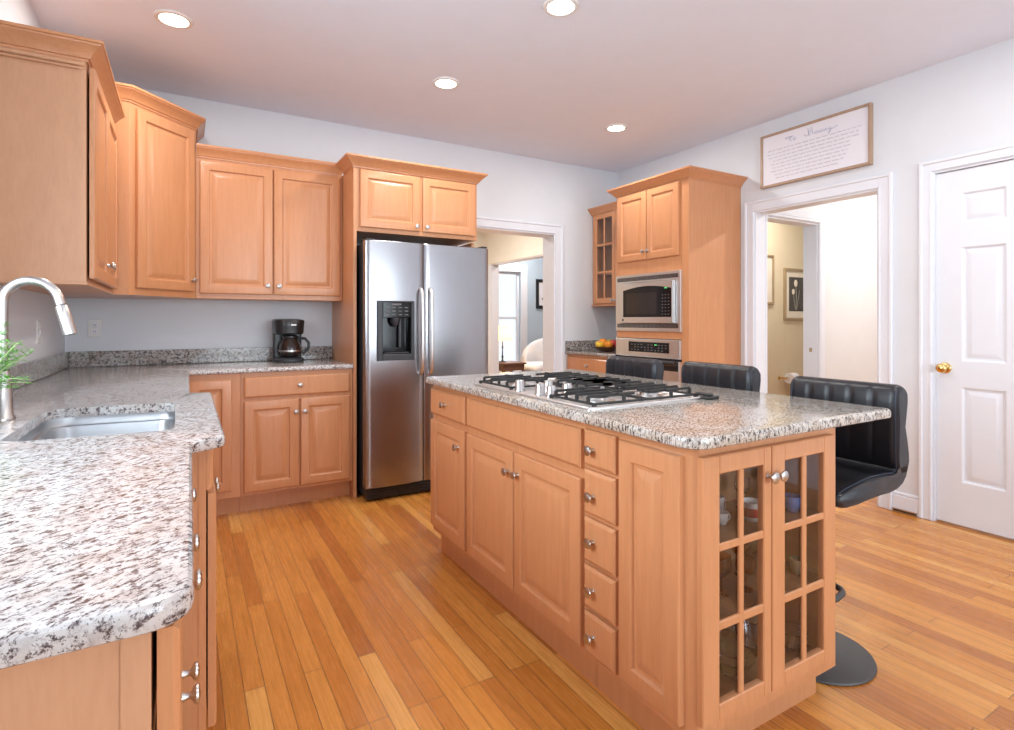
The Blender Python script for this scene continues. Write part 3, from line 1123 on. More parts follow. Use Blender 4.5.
bm = B(); F.box(bm, 0, 0.072, 1.085, 1.20, 0, 0.006, 0.003); obj('plate', bm, 'white', t)
bm = B(); F.box(bm, 0.031, 0.041, 1.13, 1.155, 0.0055, 0.014, 0.002); obj('toggle', bm, 'paper', t)

# ------------------------------------------------------------------ refrigerator
t = thing('refrigerator', 'stainless side-by-side refrigerator with a black ice and water dispenser', 'refrigerator', (1.483, 3.95, 0))
bm = B(); box(bm, 1.034, 1.898, 3.668, 4.33, 0.03, 1.725, 0.006); obj('body', bm, 'darkgrey', t)


def bulge(x, x0, x1):
    s = (x - x0) / (x1 - x0) * 2 - 1
    e = max(0, abs(s) - 0.93) / 0.07
    return 0.006 * (1 - s * s) - 0.008 * e * e


def fridge_door(x0, x1, z0, z1, hole=None):
    b = B()
    xs = [x0 + (x1 - x0) * i / 24 for i in range(25)]
    zs = [z0, z0 + 0.004, z1 - 0.004, z1]
    if hole:
        xs = sorted(set([x for x in xs if not any(abs(x - h) < 0.006 for h in hole[:2])] + [hole[0], hole[1]]))
        zs = sorted(zs + [hole[2], hole[3]])
    yf = 3.590

    def fy_(x, z):
        e = 0.003 if z in (z0, z1) else 0.0
        return yf - bulge(x, x0, x1) + e
    V = [[b.verts.new((x, fy_(x, z), z)) for z in zs] for x in xs]
    for i in range(len(xs) - 1):
        for j in range(len(zs) - 1):
            if hole and xs[i] >= hole[0] - 1e-6 and xs[i + 1] <= hole[1] + 1e-6 and abs(zs[j] - hole[2]) < 1e-6:
                continue
            b.faces.new((V[i][j], V[i + 1][j], V[i + 1][j + 1], V[i][j + 1]))
    yb = 3.660
    Vb = [[b.verts.new((x, yb, z)) for z in (z0, z1)] for x in (x0, x1)]
    # sides
    b.faces.new([V[0][j] for j in range(len(zs))] + [Vb[0][1], Vb[0][0]])
    b.faces.new([V[-1][j] for j in range(len(zs))] + [Vb[1][1], Vb[1][0]])
    b.faces.new([V[i][0] for i in range(len(xs))] + [Vb[1][0], Vb[0][0]])
    b.faces.new([V[i][-1] for i in range(len(xs))] + [Vb[1][1], Vb[0][1]])
    b.faces.new([Vb[0][0], Vb[1][0], Vb[1][1], Vb[0][1]])
    return b


XG = 1.4300
CV = (1.136, 1.334, 0.978, 1.222)
fd = obj('freezer_door', fridge_door(1.027, XG - 0.003, 0.095, 1.735, CV), 'steel', t, ang=30)
rd = obj('fridge_door', fridge_door(XG + 0.003, 1.940, 0.095, 1.735), 'steel', t, ang=30)
# dispenser: bezel ring, cavity, control panel, nozzle, tray
ds = bpy.data.objects.new('dispenser', None)
COL.objects.link(ds)
ds.parent = t
BASE[ds.name] = BASE[t.name]
F = Fr((0, 3.583), (1, 0), (0, -1))
bm = B()
z0, z1, x0, x1 = 0.936, 1.336, 1.099, 1.357
F.box(bm, x0, CV[0], z0, z1, -0.004, 0.012, 0.004)
F.box(bm, CV[1], x1, z0, z1, -0.004, 0.012, 0.004)
F.box(bm, CV[0] - 0.002, CV[1] + 0.002, z0, CV[2], -0.004, 0.0118, 0.004)
F.box(bm, CV[0] - 0.002, CV[1] + 0.002, 1.325, z1, -0.004, 0.0118, 0.003)
obj('bezel', bm, 'darkgrey', ds)
bm = B()
F.box(bm, CV[0], CV[1], CV[3], 1.327, -0.003, 0.008, 0.003)
obj('control_panel', bm, 'gloss', ds)
bm = B()
for r_ in range(3):
    for c_ in range(4):
        F.box(bm, 1.156 + c_ * 0.044, 1.180 + c_ * 0.044, 1.240 + r_ * 0.024, 1.246 + r_ * 0.024, 0.0078, 0.0086)
F.box(bm, 1.20, 1.265, 1.306, 1.318, 0.0078, 0.0086)
obj('buttons', bm, 'key', ds)
bm = B()
a, b_, c, d = CV
loops = [[(a, 3.588, c), (b_, 3.588, c), (b_, 3.588, d), (a, 3.588, d)], [(a + 0.01, 3.652, c + 0.004), (b_ - 0.01, 3.652, c + 0.004), (b_ - 0.01, 3.652, d), (a + 0.01, 3.652, d)]]
loft(bm, loops, cap0=False)
obj('cavity', bm, 'gloss', ds)
bm = B()
lathe(bm, [(0.034, 0.0), (0.034, 0.02), (0.024, 0.045), (0.012, 0.06)], (1.235, 3.618, 1.221), (0, 0, -1), 18)
box(bm, 1.262, 1.282, 3.622, 3.634, 1.02, 1.221, 0.003)
obj('nozzle', bm, 'darkgrey', ds)
bm = B()
box(bm, a + 0.012, b_ - 0.012, 3.578, 3.648, c + 0.004, c + 0.010, 0.002)
for k in range(9):
    xx = a + 0.025 + k * 0.0185
    box(bm, xx, xx + 0.006, 3.582, 3.645, c + 0.010, c + 0.013)
obj('drip_tray', bm, 'darkgrey', ds)
for parent, xh in ((fd, 1.403), (rd, 1.472)):
    bm = B()
    pts = [(xh, 3.588, 1.425), (xh, 3.562, 1.415), (xh, 3.545, 1.385), (xh, 3.540, 1.30), (xh, 3.538, 1.13), (xh, 3.540, 0.96), (xh, 3.545, 0.875), (xh, 3.562, 0.845), (xh, 3.588, 0.835)]
    tube(bm, pts, [0.011, 0.011, 0.0115, 0.012, 0.012, 0.012, 0.0115, 0.011, 0.011], 14)
    obj('handle', bm, 'steel_h', parent, ang=60)
bm = B(); box(bm, 1.036, 1.93, 3.612, 3.666, 0.012, 0.088, 0.006)
for k in range(3):
    box(bm, 1.06, 1.91, 3.606, 3.613, 0.028 + k * 0.018, 0.036 + k * 0.018)
obj('toe_grille', bm, 'black', t)
for xx in (1.055, 1.91):
    bm = B(); box(bm, xx - 0.025, xx + 0.025, 3.60, 3.72, 1.7355, 1.749, 0.004); obj('hinge_cap', bm, 'black', t)

# ------------------------------------------------------------------ coffee maker
t = thing('coffee_maker', 'black drip coffee maker with a glass carafe on the granite counter', 'coffee maker', (0.645, 4.17, 0.9105))
cx, cy, cz = 0.640, 4.165, 0.9105
bm = B()
pl = round_poly([(cx - 0.098, cy - 0.115), (cx + 0.098, cy - 0.115), (cx + 0.098, cy + 0.115), (cx - 0.098, cy + 0.115)], [0.085, 0.085, 0.03, 0.03], 8)
loft(bm, [[(x, y, cz + h) for x, y in inset_poly(pl, d)] for d, h in ((0.003, 0), (0, 0.006), (0.0, 0.020), (0.010, 0.030), (0.03, 0.034))])
obj('base', bm, 'darkgrey', t, ang=40)
bm = B()
F = Fr((cx - 0.095, cy + 0.112), (1, 0), (0, -1))
loft(bm, [[(x, y, cz + z) for x, y in round_poly([(cx - 0.095, cy + 0.045), (cx + 0.095, cy + 0.045), (cx + 0.095, cy + 0.112), (cx - 0.095, cy + 0.112)], 0.012)] for z in (0.03, 0.30)])
obj('tower', bm, 'black', t, ang=40)
bm = B()
pl = round_poly([(cx - 0.102, cy - 0.10), (cx + 0.102, cy - 0.10), (cx + 0.102, cy + 0.112), (cx - 0.102, cy + 0.112)], [0.08, 0.08, 0.02, 0.02], 8)
loft(bm, [[(x, y, cz + h) for x, y in inset_poly(pl, d)] for d, h in ((0.016, 0.195), (0.006, 0.205), (0.004, 0.25), (0, 0.286), (0.006, 0.296), (0.03, 0.302), (0.07, 0.304))])
obj('brew_head', bm, 'black', t, ang=40)
bm = B()
lathe(bm, [(0.050, 0.0), (0.066, 0.012), (0.075, 0.045), (0.070, 0.085), (0.052, 0.118), (0.047, 0.128), (0.050, 0.134)], (cx + 0.004, cy - 0.028, cz + 0.036), seg=32)
car = obj('carafe', bm, 'smoke', t, ang=50)
bm = B()
lathe(bm, [(0.048, 0.0), (0.053, 0.004), (0.053, 0.016), (0.030, 0.024), (0.001, 0.025)], (cx + 0.004, cy - 0.028, cz + 0.168), seg=28); obj('lid', bm, 'black', car)
bm = B()
hx = cx + 0.004
tube(bm, [(hx + 0.045, cy - 0.045, cz + 0.172), (hx + 0.095, cy - 0.062, cz + 0.165), (hx + 0.118, cy - 0.07, cz + 0.135), (hx + 0.116, cy - 0.07, cz + 0.095), (hx + 0.090, cy - 0.06, cz + 0.068), (hx + 0.062, cy - 0.05, cz + 0.07)], 0.010, 10)
obj('handle', bm, 'black', car, ang=60)
bm = B()
lathe(bm, [(0.0768, 0.0), (0.0768, 0.012)], (cx + 0.004, cy - 0.028, cz + 0.075), seg=32, cap0=False, cap1=False); obj('band', bm, 'chrome', car)
bm = B(); box(bm, cx + 0.000, cx + 0.034, cy - 0.1022, cy - 0.099, cz + 0.258, cz + 0.266); obj('badge', bm, 'white', t)
bm = B(); box(bm, cx + 0.008, cx + 0.026, cy - 0.1135, cy - 0.108, cz + 0.012, cz + 0.022, 0.002); obj('power_switch', bm, 'black', t)

# ------------------------------------------------------------------ island
IX, IY = 1.10, 0.955            # planes of the door fronts
FI = Fr((IX + 0.02, 0), (0, 1), (-1, 0))     # long side, u = world y
FN = Fr((0, IY + 0.02), (1, 0), (0, -1))     # short end, u = world x
XI0, XI1 = IX + 0.0205, 1.764


def island_unit(t, y0, y1):
    bm = B(); box(bm, XI0, XI1, y0, y1, 0.118, 0.879, 0.0008); obj('body', bm, 'wood', t)
    bm = B(); box(bm, 1.165, XI1 - 0.005, y0, y1, 0, 0.1178); obj('toe_kick', bm, 'wood', t)


t = thing('island_cabinet', 'island cabinet with one drawer over one door, at the refrigerator end', 'cabinet', (1.43, 2.47, 0))
island_unit(t, 2.2605, 2.680)
slab_front(t, FI, 2.275, 2.672, 0.724, 0.853, [(2.485, 0.790)])
panel_door(t, FI, 2.275, 2.672, 0.150, 0.694, [(2.335, 0.612)])
t = thing('island_cabinet', 'island cabinet under the cooktop with a wide false drawer and two doors', 'cabinet', (1.43, 1.83, 0))
island_unit(t, 1.4105, 2.2595)
slab_front(t, FI, 1.420, 2.250, 0.724, 0.850, None, name='false_front')
panel_door(t, FI, 1.842, 2.250, 0.150, 0.690, [(1.872, 0.610)])
panel_door(t, FI, 1.420, 1.834, 0.150, 0.690, [(1.802, 0.612)])
t = thing('island_cabinet', 'narrow island cabinet with a stack of five small drawers', 'cabinet', (1.43, 1.33, 0))
island_unit(t, 1.2425, 1.4095)
for za, zb, zk in ((0.742, 0.855, 0.797), (0.590, 0.728, 0.652), (0.438, 0.576, 0.510), (0.292, 0.424, 0.358), (0.147, 0.278, 0.212)):
    slab_front(t, FI, 1.254, 1.401, za, zb, [(1.352, zk)])

t = thing('display_cabinet', 'island end cabinet with two glass-paned doors showing cups and glassware', 'cabinet', (1.43, 1.1, 0))
bm = B()
yb0, yb1 = IY + 0.0205, 1.2415
cor = [(XI0, yb1), (XI0, 1.005), (IX + 0.040, 0.9755), (IX + 0.062, yb0), (IX + 0.062, yb0 + 0.02), (IX + 0.045, 1.02), (IX + 0.045, yb1)]
prism(bm, cor, 0.118, 0.879)                                    # near corner post and the closed side
obj('corner_post', bm, 'wood', t)
bm = B()
box(bm, 1.746, XI1, yb0, yb1, 0.118, 0.879, 0.0008)             # other side
box(bm, IX + 0.062, 1.746, yb0, yb0 + 0.02, 0.852, 0.879)       # top rail
box(bm, IX + 0.062, 1.746, yb0, yb0 + 0.02, 0.118, 0.166)       # bottom rail
box(bm, 1.716, 1.746, yb0, yb0 + 0.02, 0.166, 0.852)
obj('face_frame', bm, 'wood', t)
bm = B()
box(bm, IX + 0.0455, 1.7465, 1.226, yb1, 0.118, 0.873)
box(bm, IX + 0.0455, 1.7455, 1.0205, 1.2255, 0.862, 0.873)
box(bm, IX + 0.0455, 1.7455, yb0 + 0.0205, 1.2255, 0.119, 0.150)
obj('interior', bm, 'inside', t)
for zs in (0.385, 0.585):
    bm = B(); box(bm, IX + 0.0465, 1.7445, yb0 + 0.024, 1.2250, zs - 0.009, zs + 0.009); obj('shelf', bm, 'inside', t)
bm = B()
prism(bm, [(1.165, yb1), (1.165, 1.06), (1.20, 1.035), (XI1 - 0.005, 1.035), (XI1 - 0.005, yb1)], 0, 0.1178)
obj('toe_kick', bm, 'wood', t)
panel_door(t, FI, 1.006, 1.238, 0.150, 0.850, None, name='side_panel')
vv = [(0.206, 0.395), (0.419, 0.600), (0.621, 0.803)]
glass_door(t, FN, 1.133, 1.412, 0.165, 0.852, [(1.197, 1.277), (1.297, 1.378)], vv, [(1.396, 0.770)])
glass_door(t, FN, 1.416, 1.722, 0.165, 0.852, [(1.474, 1.561), (1.582, 1.668)], vv, [(1.436, 0.770)])

bm = B()
out = round_poly([(1.072, 0.928), (2.03, 0.928), (2.03, 2.705), (1.072, 2.705)], [0.06, 0.035, 0.035, 0.05], 8)
slab(bm, out, 0.880, 0.910)
tag(obj('island_countertop', bm, 'granite_isl', ang=30), 'large granite island countertop holding the gas cooktop', 'countertop')

# --- things in the display cabinet
CG = 'cups and glassware in the island display cabinet'


def cup(x, y, z, r, h, m, label, handle=1, band=None, name='cup'):
    t = thing(name, label, 'cup', (x, y, z), CG)
    b = B()
    lathe(b, [(r * 0.62, 0), (r * 0.68, 0.002), (r * 0.92, h * 0.35), (r, h * 0.8), (r * 1.02, h), (r * 0.95, h), (r * 0.86, h * 0.4), (r * 0.5, h * 0.1), (0.0005, h * 0.09)], (x, y, z), seg=24)
    obj('body', b, m, t, ang=50)
    if handle:
        b = B()
        a = -0.25
        hp = []
        for k in range(9):
            q = -PI * 0.5 + PI * k / 8
            rr = r * 0.92 + math.cos(q) * r * 0.55
            hp.append((x + math.cos(a) * rr, y + math.sin(a) * rr, z + h * 0.52 + math.sin(q) * h * 0.30))
        tube(b, hp, r * 0.11, 8)
        obj('handle', b, m, t, ang=60)
    if band:
        b = B()
        lathe(b, [(r * 0.90, h * 0.26), (r * 0.985, h * 0.40), (r * 1.012, h * 0.74)], (x, y, z), seg=24, cap0=False, cap1=False)
        obj('painted_band', b, band, t, ang=50)
    return t


def goblet(x, y, z, r, h, m, label, name='goblet', cat='glass'):
    b = B()
    lathe(b, [(r * 0.75, 0), (r * 0.72, 0.003), (r * 0.14, 0.008), (r * 0.12, h * 0.40), (r * 0.5, h * 0.47), (r * 0.95, h * 0.62), (r, h * 0.78), (r * 0.92, h),
              (r * 0.88, h), (r * 0.94, h * 0.78), (r * 0.88, h * 0.64), (r * 0.45, h * 0.51), (0.0005, h * 0.5)], (x, y, z), seg=20)
    return tag(obj(name, b, m, ang=50), label, cat, CG)


def cbowl(x, y, z, r, h, label, name='crystal_bowl'):
    b = B()
    n = 24
    loops = []
    for rr, hh in [(0.4, 0), (0.42, 0.03), (0.72, 0.30), (0.93, 0.68), (1.0, 1.0), (0.95, 1.0), (0.87, 0.68), (0.66, 0.34), (0.35, 0.10)]:
        loops.append([(x + math.cos(2 * PI * i / n) * r * rr * (1 + (0.035 if i % 2 else -0.02)), y + math.sin(2 * PI * i / n) * r * rr * (1 + (0.035 if i % 2 else -0.02)), z + h * hh) for i in range(n)])
    loft(b, loops)
    return tag(obj(name, b, 'crystal', ang=15), label, 'bowl', CG)


S3, S2, S1 = 0.5945, 0.3945, 0.1505
cup(1.492, 1.075, S3, 0.032, 0.058, 'white', 'white mug with a red painted band on the top display shelf', 1, 'red', 'mug')
cup(1.385, 1.10, S3, 0.020, 0.036, 'white', 'small white cup at the corner-post end of the top display shelf', 1)
cup(1.435, 1.155, S3, 0.020, 0.060, 'white', 'small pale cup behind the others on the top display shelf', 1)
goblet(1.56, 1.16, S3, 0.024, 0.10, 'crystal', 'little clear goblet behind the red-banded mug')
cup(1.672, 1.06, S3, 0.026, 0.05, 'cobalt', 'blue cup on the top display shelf behind the stool-side door', 1)
goblet(1.37, 1.09, S2, 0.030, 0.115, 'amber', 'amber goblet closest to the corner post on the middle shelf')
goblet(1.455, 1.07, S2, 0.030, 0.095, 'amber', 'short amber goblet in the front of the middle shelf')
goblet(1.53, 1.14, S2, 0.030, 0.12, 'amber', 'amber goblet at the back of the middle shelf')
goblet(1.62, 1.09, S2, 0.028, 0.13, 'crystal', 'tall clear goblet on the middle shelf behind the stool-side door')
cup(1.685, 1.05, S2, 0.022, 0.05, 'gold', 'tan cup at the stool end of the middle shelf', 1)
cbowl(1.41, 1.09, S1, 0.075, 0.085, 'cut crystal bowl by the corner post on the bottom display shelf')
cbowl(1.56, 1.12, S1, 0.070, 0.12, 'tall cut crystal bowl in the middle of the bottom display shelf')
cbowl(1.67, 1.06, S1, 0.045, 0.07, 'small cut crystal bowl at the stool end of the bottom display shelf')

# ------------------------------------------------------------------ gas cooktop
t = thing('cooktop', 'stainless gas cooktop with black grates set in the island counter', 'cooktop', (1.41, 1.81, 0.9105))
CX0, CX1, CY0, CY1, CZ = 1.132, 1.675, 1.405, 2.25, 0.9105
bm = B()
pl = round_poly([(CX0, CY0), (CX1, CY0), (CX1, CY1), (CX0, CY1)], 0.018)
loft(bm, [[(x, y, CZ + h) for x, y in inset_poly(pl, d)] for d, h in ((0.0, 0), (0.0, 0.005), (0.004, 0.008), (0.014, 0.0085), (0.018, 0.005), (0.022, 0.004))])
obj('tray', bm, 'steel_h', t, ang=30)
# burners: two at each end, one large in the middle
for bx, by, br in ((1.285, 1.548, 0.040), (1.535, 1.548, 0.034), (1.285, 2.10, 0.034), (1.535, 2.10, 0.040), (1.53, 1.815, 0.050)):
    bm = B()
    lathe(bm, [(br * 1.5, 0), (br * 1.5, 0.004), (br * 1.1, 0.006), (br * 1.0, 0.014), (br * 0.9, 0.015)], (bx, by, CZ + 0.0035), seg=28)
    bo = obj('burner', bm, 'chrome', t, ang=40)
    bm = B()
    lathe(bm, [(br * 0.86, 0), (br * 0.88, 0.006), (br * 0.8, 0.009), (0.001, 0.010)], (bx, by, CZ + 0.0185), seg=28)
    obj('burner_cap', bm, 'matblack', bo, ang=40)


def bar(b, p0, p1, w=0.010, h=0.010):
    p0, p1 = Vector(p0), Vector(p1)
    d = (p1 - p0).normalized()
    s = d.cross(Vector((0, 0, 1)))
    if s.length < 1e-3:
        s = Vector((1, 0, 0))
    s.normalize()
    u = s.cross(d).normalized()
    lp = lambda p: [p + s * w / 2 + u * h / 2, p - s * w / 2 + u * h / 2, p - s * w / 2 - u * h / 2, p + s * w / 2 - u * h / 2]
    loft(b, [lp(p0), lp(p1)])


def grate(x0, x1, y0, y1, fingers=True):
    b = B()
    zl, zh = CZ + 0.015, CZ + 0.036
    for p, q in (((x0, y0), (x1, y0)), ((x1, y0), (x1, y1)), ((x1, y1), (x0, y1)), ((x0, y1), (x0, y0))):
        bar(b, (*p, zl), (*q, zl), 0.007, 0.008)
    for x in (x0, x1):
        for y in (y0, y1):
            bar(b, (x, y, CZ + 0.006), (x, y, zl + 0.004), 0.012, 0.012)
    n = 4
    for k in range(n):
        y = y0 + (y1 - y0) * (k + 0.5) / n
        for xa, xb in ((x0, x0 + 0.205), (x1, x1 - 0.205)):
            bar(b, (xa, y, zl), (xa, y, zh), 0.008, 0.011)
            bar(b, (xa, y, zh), (xb, y, zh), 0.007, 0.009)
    xm = (x0 + x1) / 2
    for y, yy in ((y0, y0 + 0.08), (y1, y1 - 0.08)):
        for x in (x0 + 0.13, x1 - 0.13):
            bar(b, (x, y, zl), (x, y, zh), 0.008, 0.011)
            bar(b, (x, y, zh), (x, yy, zh), 0.007, 0.009)
    bar(b, (xm, y0, zl), (xm, y1, zl), 0.009, 0.010)
    obj('grate', b, 'matblack', t, ang=30)


grate(1.165, 1.650, 1.425, 1.672)
grate(1.365, 1.650, 1.685, 1.940)
grate(1.165, 1.650, 1.960, 2.230)
for kx, ky in ((1.185, 1.925), (1.185, 1.775), (1.275, 1.85), (1.185, 1.70), (1.285, 1.735)):
    bm = B()
    lathe(bm, [(0.022, 0), (0.022, 0.006), (0.019, 0.010), (0.0185, 0.040), (0.016, 0.044), (0.001, 0.045)], (kx, ky, CZ + 0.0035), seg=22)
    obj('knob', bm, 'chrome', t, ang=40)
bm = B()
box(bm, 1.652, 1.712, 1.368, 1.404, CZ + 0.0005, CZ + 0.012, 0.003)
box(bm, 1.662, 1.686, 1.374, 1.440, CZ + 0.012, CZ + 0.022, 0.003)
obj('grate_foot', bm, 'matblack', t)

# ------------------------------------------------------------------ bar stools
SG = 'black leather bar stools at the island'
SY = 1.168
t = thing('bar_stool', 'black channel-tufted bar stool at the near end of the island, whole seat and base showing', 'stool', (1.97, SY, 0), SG)
WS = 0.384


def section(pts, tuft, chan=5):
    """extrude an x-z outline across the stool; pts: (x, z, weight of the tufting)"""
    b = B()
    ys = []
    for c in range(chan):
        for k in range(7):
            ys.append((c + k / 7) / chan)
    ys.append(1.0)
    cxm = sum(p[0] for p in pts) / len(pts)
    czm = sum(p[1] for p in pts) / len(pts)
    loops = []
    for s in [-1] + ys + [2]:
        if s in (-1, 2):
            y = SY + (WS / 2 + 0.008) * (1 if s == 2 else -1)
            k = 0.013
            g = 0.0
        else:
            y = SY - WS / 2 + WS * s
            k = 0.0 if 0 < s < 1 else 0.004
            f = (s * chan) % 1.0
            g = tuft * (1 - abs(2 * f - 1) ** 8) if 0 < s < 1 else 0
        lp = []
        for x, z, w in pts:
            d = Vector((cxm - x, czm - z))
            d = d.normalized() * k if d.length > 0 else d
            lp.append((x + d.x - g * w, y, z + d.y))
        loops.append(lp)
    return loft(b, loops)


seatp = [(1.777, 0.615, 0), (1.80, 0.605, 0), (1.87, 0.603, 0), (1.95, 0.604, 0), (2.03, 0.606, 0), (2.09, 0.609, 0), (2.145, 0.617, 0), (2.182, 0.632, 0), (2.206, 0.656, 0), (2.217, 0.690, 0),
         (2.150, 0.690, 0), (2.140, 0.676, 0), (2.115, 0.673, 0), (2.06, 0.677, 0), (1.98, 0.680, 0), (1.90, 0.673, 0), (1.83, 0.664, 0), (1.795, 0.657, 0), (1.777, 0.646, 0), (1.771, 0.630, 0)]
# soft seat: no channels
b_ = section(seatp, 0.0)
obj('seat', b_, 'leather', t, ang=50)
backp = [(2.20, 0.655, 0), (2.217, 0.690, 0), (2.216, 0.72, 0), (2.207, 0.77, 0), (2.200, 0.83, 0), (2.201, 0.88, 0), (2.207, 0.925, 0), (2.205, 0.953, 0), (2.192, 0.969, 0), (2.172, 0.976, 0.2), (2.152, 0.970, 0.6), (2.142, 0.953, 0.9), (2.139, 0.91, 1),
         (2.139, 0.85, 1), (2.139, 0.78, 1), (2.141, 0.71, 1), (2.146, 0.68, 0), (2.16, 0.655, 0)]
bk = obj('backrest', section(backp, 0.0055), 'leather', t, ang=50)
for sd in (-1, 1):
    y = SY + sd * (WS / 2 - 0.002)
    bm = B()
    tube(bm, [(2.143, y, 0.685), (2.138, y, 0.75), (2.137, y, 0.85), (2.138, y, 0.92), (2.144, y, 0.955)], 0.0022, 6)
    obj('piping', bm, 'piping', bk, ang=60)
    bm = B()
    tube(bm, [(1.778, y, 0.647), (1.795, y, 0.658), (1.83, y, 0.665), (1.90, y, 0.674), (1.98, y, 0.681), (2.06, y, 0.678), (2.115, y, 0.674), (2.140, y, 0.678)], 0.0022, 6)
    obj('piping', bm, 'piping', t, ang=60)
bm = B()
box(bm, 1.88, 2.06, SY - 0.09, SY + 0.09, 0.588, 0.6045, 0.002)
obj('seat_plate', bm, 'gun', t)
bm = B()
lathe(bm, [(0.032, 0.014), (0.034, 0.03), (0.030, 0.05), (0.030, 0.36), (0.024, 0.365), (0.024, 0.588)], (1.97, SY, 0), seg=24)
obj('pedestal', bm, 'gun', t, ang=40)
bm = B()
lathe(bm, [(0.190, 0.0005), (0.193, 0.004), (0.190, 0.009), (0.12, 0.016), (0.05, 0.022), (0.034, 0.026)], (1.97, SY, 0), seg=56)
obj('base', bm, 'gun', t, ang=40)
bm = B()
fr_ = round_poly([(1.968, SY - 0.115), (1.968, SY + 0.115), (1.835, SY + 0.14), (1.835, SY - 0.14)], [0.05, 0.05, 0.045, 0.045], 6)
fr_ = [(x, y, 0.272) for x, y in fr_]
tube(bm, fr_, 0.0105, 10, closed=True)
obj('footrest', bm, 'gun', t, ang=60)
bm = B()
tube(bm, [(1.99, SY + 0.02, 0.585), (2.03, SY + 0.14, 0.582), (2.05, SY + 0.21, 0.578)], 0.006, 8)
obj('lever', bm, 'gun', t, ang=60)
d2 = dup(t, (1.97, 1.743, 0), 'black channel-tufted bar stool between the two others at the island')
d2.scale = (1, 1, 1.025)
d3 = dup(t, (1.97, 2.315, 0), 'black channel-tufted bar stool in front of the wall oven')
d3.scale = (1, 1, 1.02)

# ------------------------------------------------------------------ oven tower
t = thing('oven_cabinet', 'tall maple cabinet housing the microwave and wall oven', 'cabinet', (3.58, 3.3, 0))
OX = 3.28
bm = B()
box(bm, OX + 0.02, XR - 0.002, 2.90, 2.919, 0, 2.29)
obj('side_panel', bm, 'wood', t)
bm = B()
box(bm, OX + 0.02, XR - 0.002, 3.681, 3.70, 0, 2.29)
obj('side_panel', bm, 'wood', t)
bm = B()
FO = Fr((OX + 0.02, 0), (0, 1), (-1, 0))
FO.box(bm, 2.899, 2.972, 0, 2.29, 0, 0.02, 0.0015)
FO.box(bm, 3.686, 3.7005, 0, 2.29, 0, 0.02, 0.0015)
FO.box(bm, 2.972, 3.686, 1.575, 2.29, 0, 0.0195)
FO.box(bm, 2.972, 3.686, 1.058, 1.118, 0, 0.0195)
FO.box(bm, 2.972, 3.686, 0.10, 0.32, 0, 0.0195)
obj('face_frame', bm, 'wood', t)
bm = B()
box(bm, OX + 0.021, XR - 0.004, 2.9195, 3.6805, 1.60, 2.289)
box(bm, OX + 0.021, XR - 0.004, 2.9195, 3.6805, 1.075, 1.10)
box(bm, OX + 0.021, XR - 0.004, 2.9195, 3.6805, 0.02, 0.30)
obj('shelves', bm, 'inside', t)
F = Fr((OX, 0), (0, 1), (-1, 0))
panel_door(t, F, 2.985, 3.322, 1.705, 2.272, [(3.298, 1.772)], n0=0.0005)
panel_door(t, F, 3.328, 3.672, 1.705, 2.272, [(3.352, 1.772)], n0=0.0005)
slab_front(t, F, 2.985, 3.672, 0.125, 0.30, [(3.33, 0.21)], n0=0.0005)
crown(t, [(XR - 0.003, 2.90), (OX, 2.90), (OX, 3.70), (3.485, 3.70)], 2.278, 0.072, 0.064, -1)

# --- microwave in its trim kit
t = thing('microwave', 'built-in stainless microwave with black window in a vented trim frame', 'microwave', (3.45, 3.33, 1.12))
FM = Fr((OX - 0.0005, 0), (0, 1), (-1, 0))
bm = B()
FM.box(bm, 2.962, 3.695, 1.522, 1.590, 0, 0.018, 0.003)
FM.box(bm, 2.962, 3.695, 1.115, 1.178, 0, 0.018, 0.003)
FM.box(bm, 2.962, 3.010, 1.178, 1.522, 0, 0.0178, 0.003)
FM.box(bm, 3.622, 3.695, 1.178, 1.522, 0, 0.0178, 0.003)
obj('trim_frame', bm, 'steel_h', t)
for za in (1.536, 1.144):
    bm = B()
    FM.box(bm, 2.985, 3.672, za, za + 0.032, 0.0175, 0.0186)
    v_ = obj('vent', bm, 'darkgrey', t)
    bm = B()
    for k in range(46):
        u = 2.99 + k * 0.01475
        FM.box(bm, u, u + 0.006, za + 0.003, za + 0.029, 0.0184, 0.0200)
    obj('vent_louvers', bm, 'steel', v_)
bm = B(); box(bm, OX + 0.0005, 3.74, 3.012, 3.62, 1.181, 1.519); obj('case', bm, 'darkgrey', t)
bm = B()
FM.box(bm, 3.0125, 3.6195, 1.182, 1.518, 0.0, 0.034, 0.005); fr_d = obj('front', bm, 'steel_h', t)
bm = B()
# black field with an arched top: window and control area
arch = [(3.034, 1.232), (3.580, 1.232)] + [(3.580 - (3.580 - 3.034) * k / 14, 1.440 + 0.045 * math.sin(PI * (0.12 + 0.76 * k / 14))) for k in range(15)]
loft(bm, [[FM.p(u, v, 0.033) for u, v in arch], [FM.p(u, v, 0.0355) for u, v in arch]])
obj('black_field', bm, 'gloss', fr_d, ang=50)
bm = B()
FM.box(bm, 3.19, 3.545, 1.256, 1.432, 0.0354, 0.0362)
obj('window', bm, 'smoke', fr_d)
bm = B()
for r_ in range(7):
    for c_ in range(3):
        u = 3.060 + c_ * 0.032
        v = 1.250 + r_ * 0.0255
        FM.box(bm, u, u + 0.013, v, v + 0.006, 0.0354, 0.0363)
obj('buttons', bm, 'key', fr_d)
bm = B(); FM.box(bm, 3.082, 3.110, 1.456, 1.464, 0.0354, 0.0363); obj('clock', bm, 'led', fr_d)
bm = B(); FM.box(bm, 3.0135, 3.026, 1.19, 1.51, 0.033, 0.052, 0.004); obj('handle', bm, 'chrome', fr_d)
bm = B(); lathe(bm, [(0.011, 0), (0.011, 0.0015), (0.001, 0.002)], FM.p(3.585, 1.208, 0.034), (-1, 0, 0), 20); obj('badge', bm, 'darkgrey', fr_d)

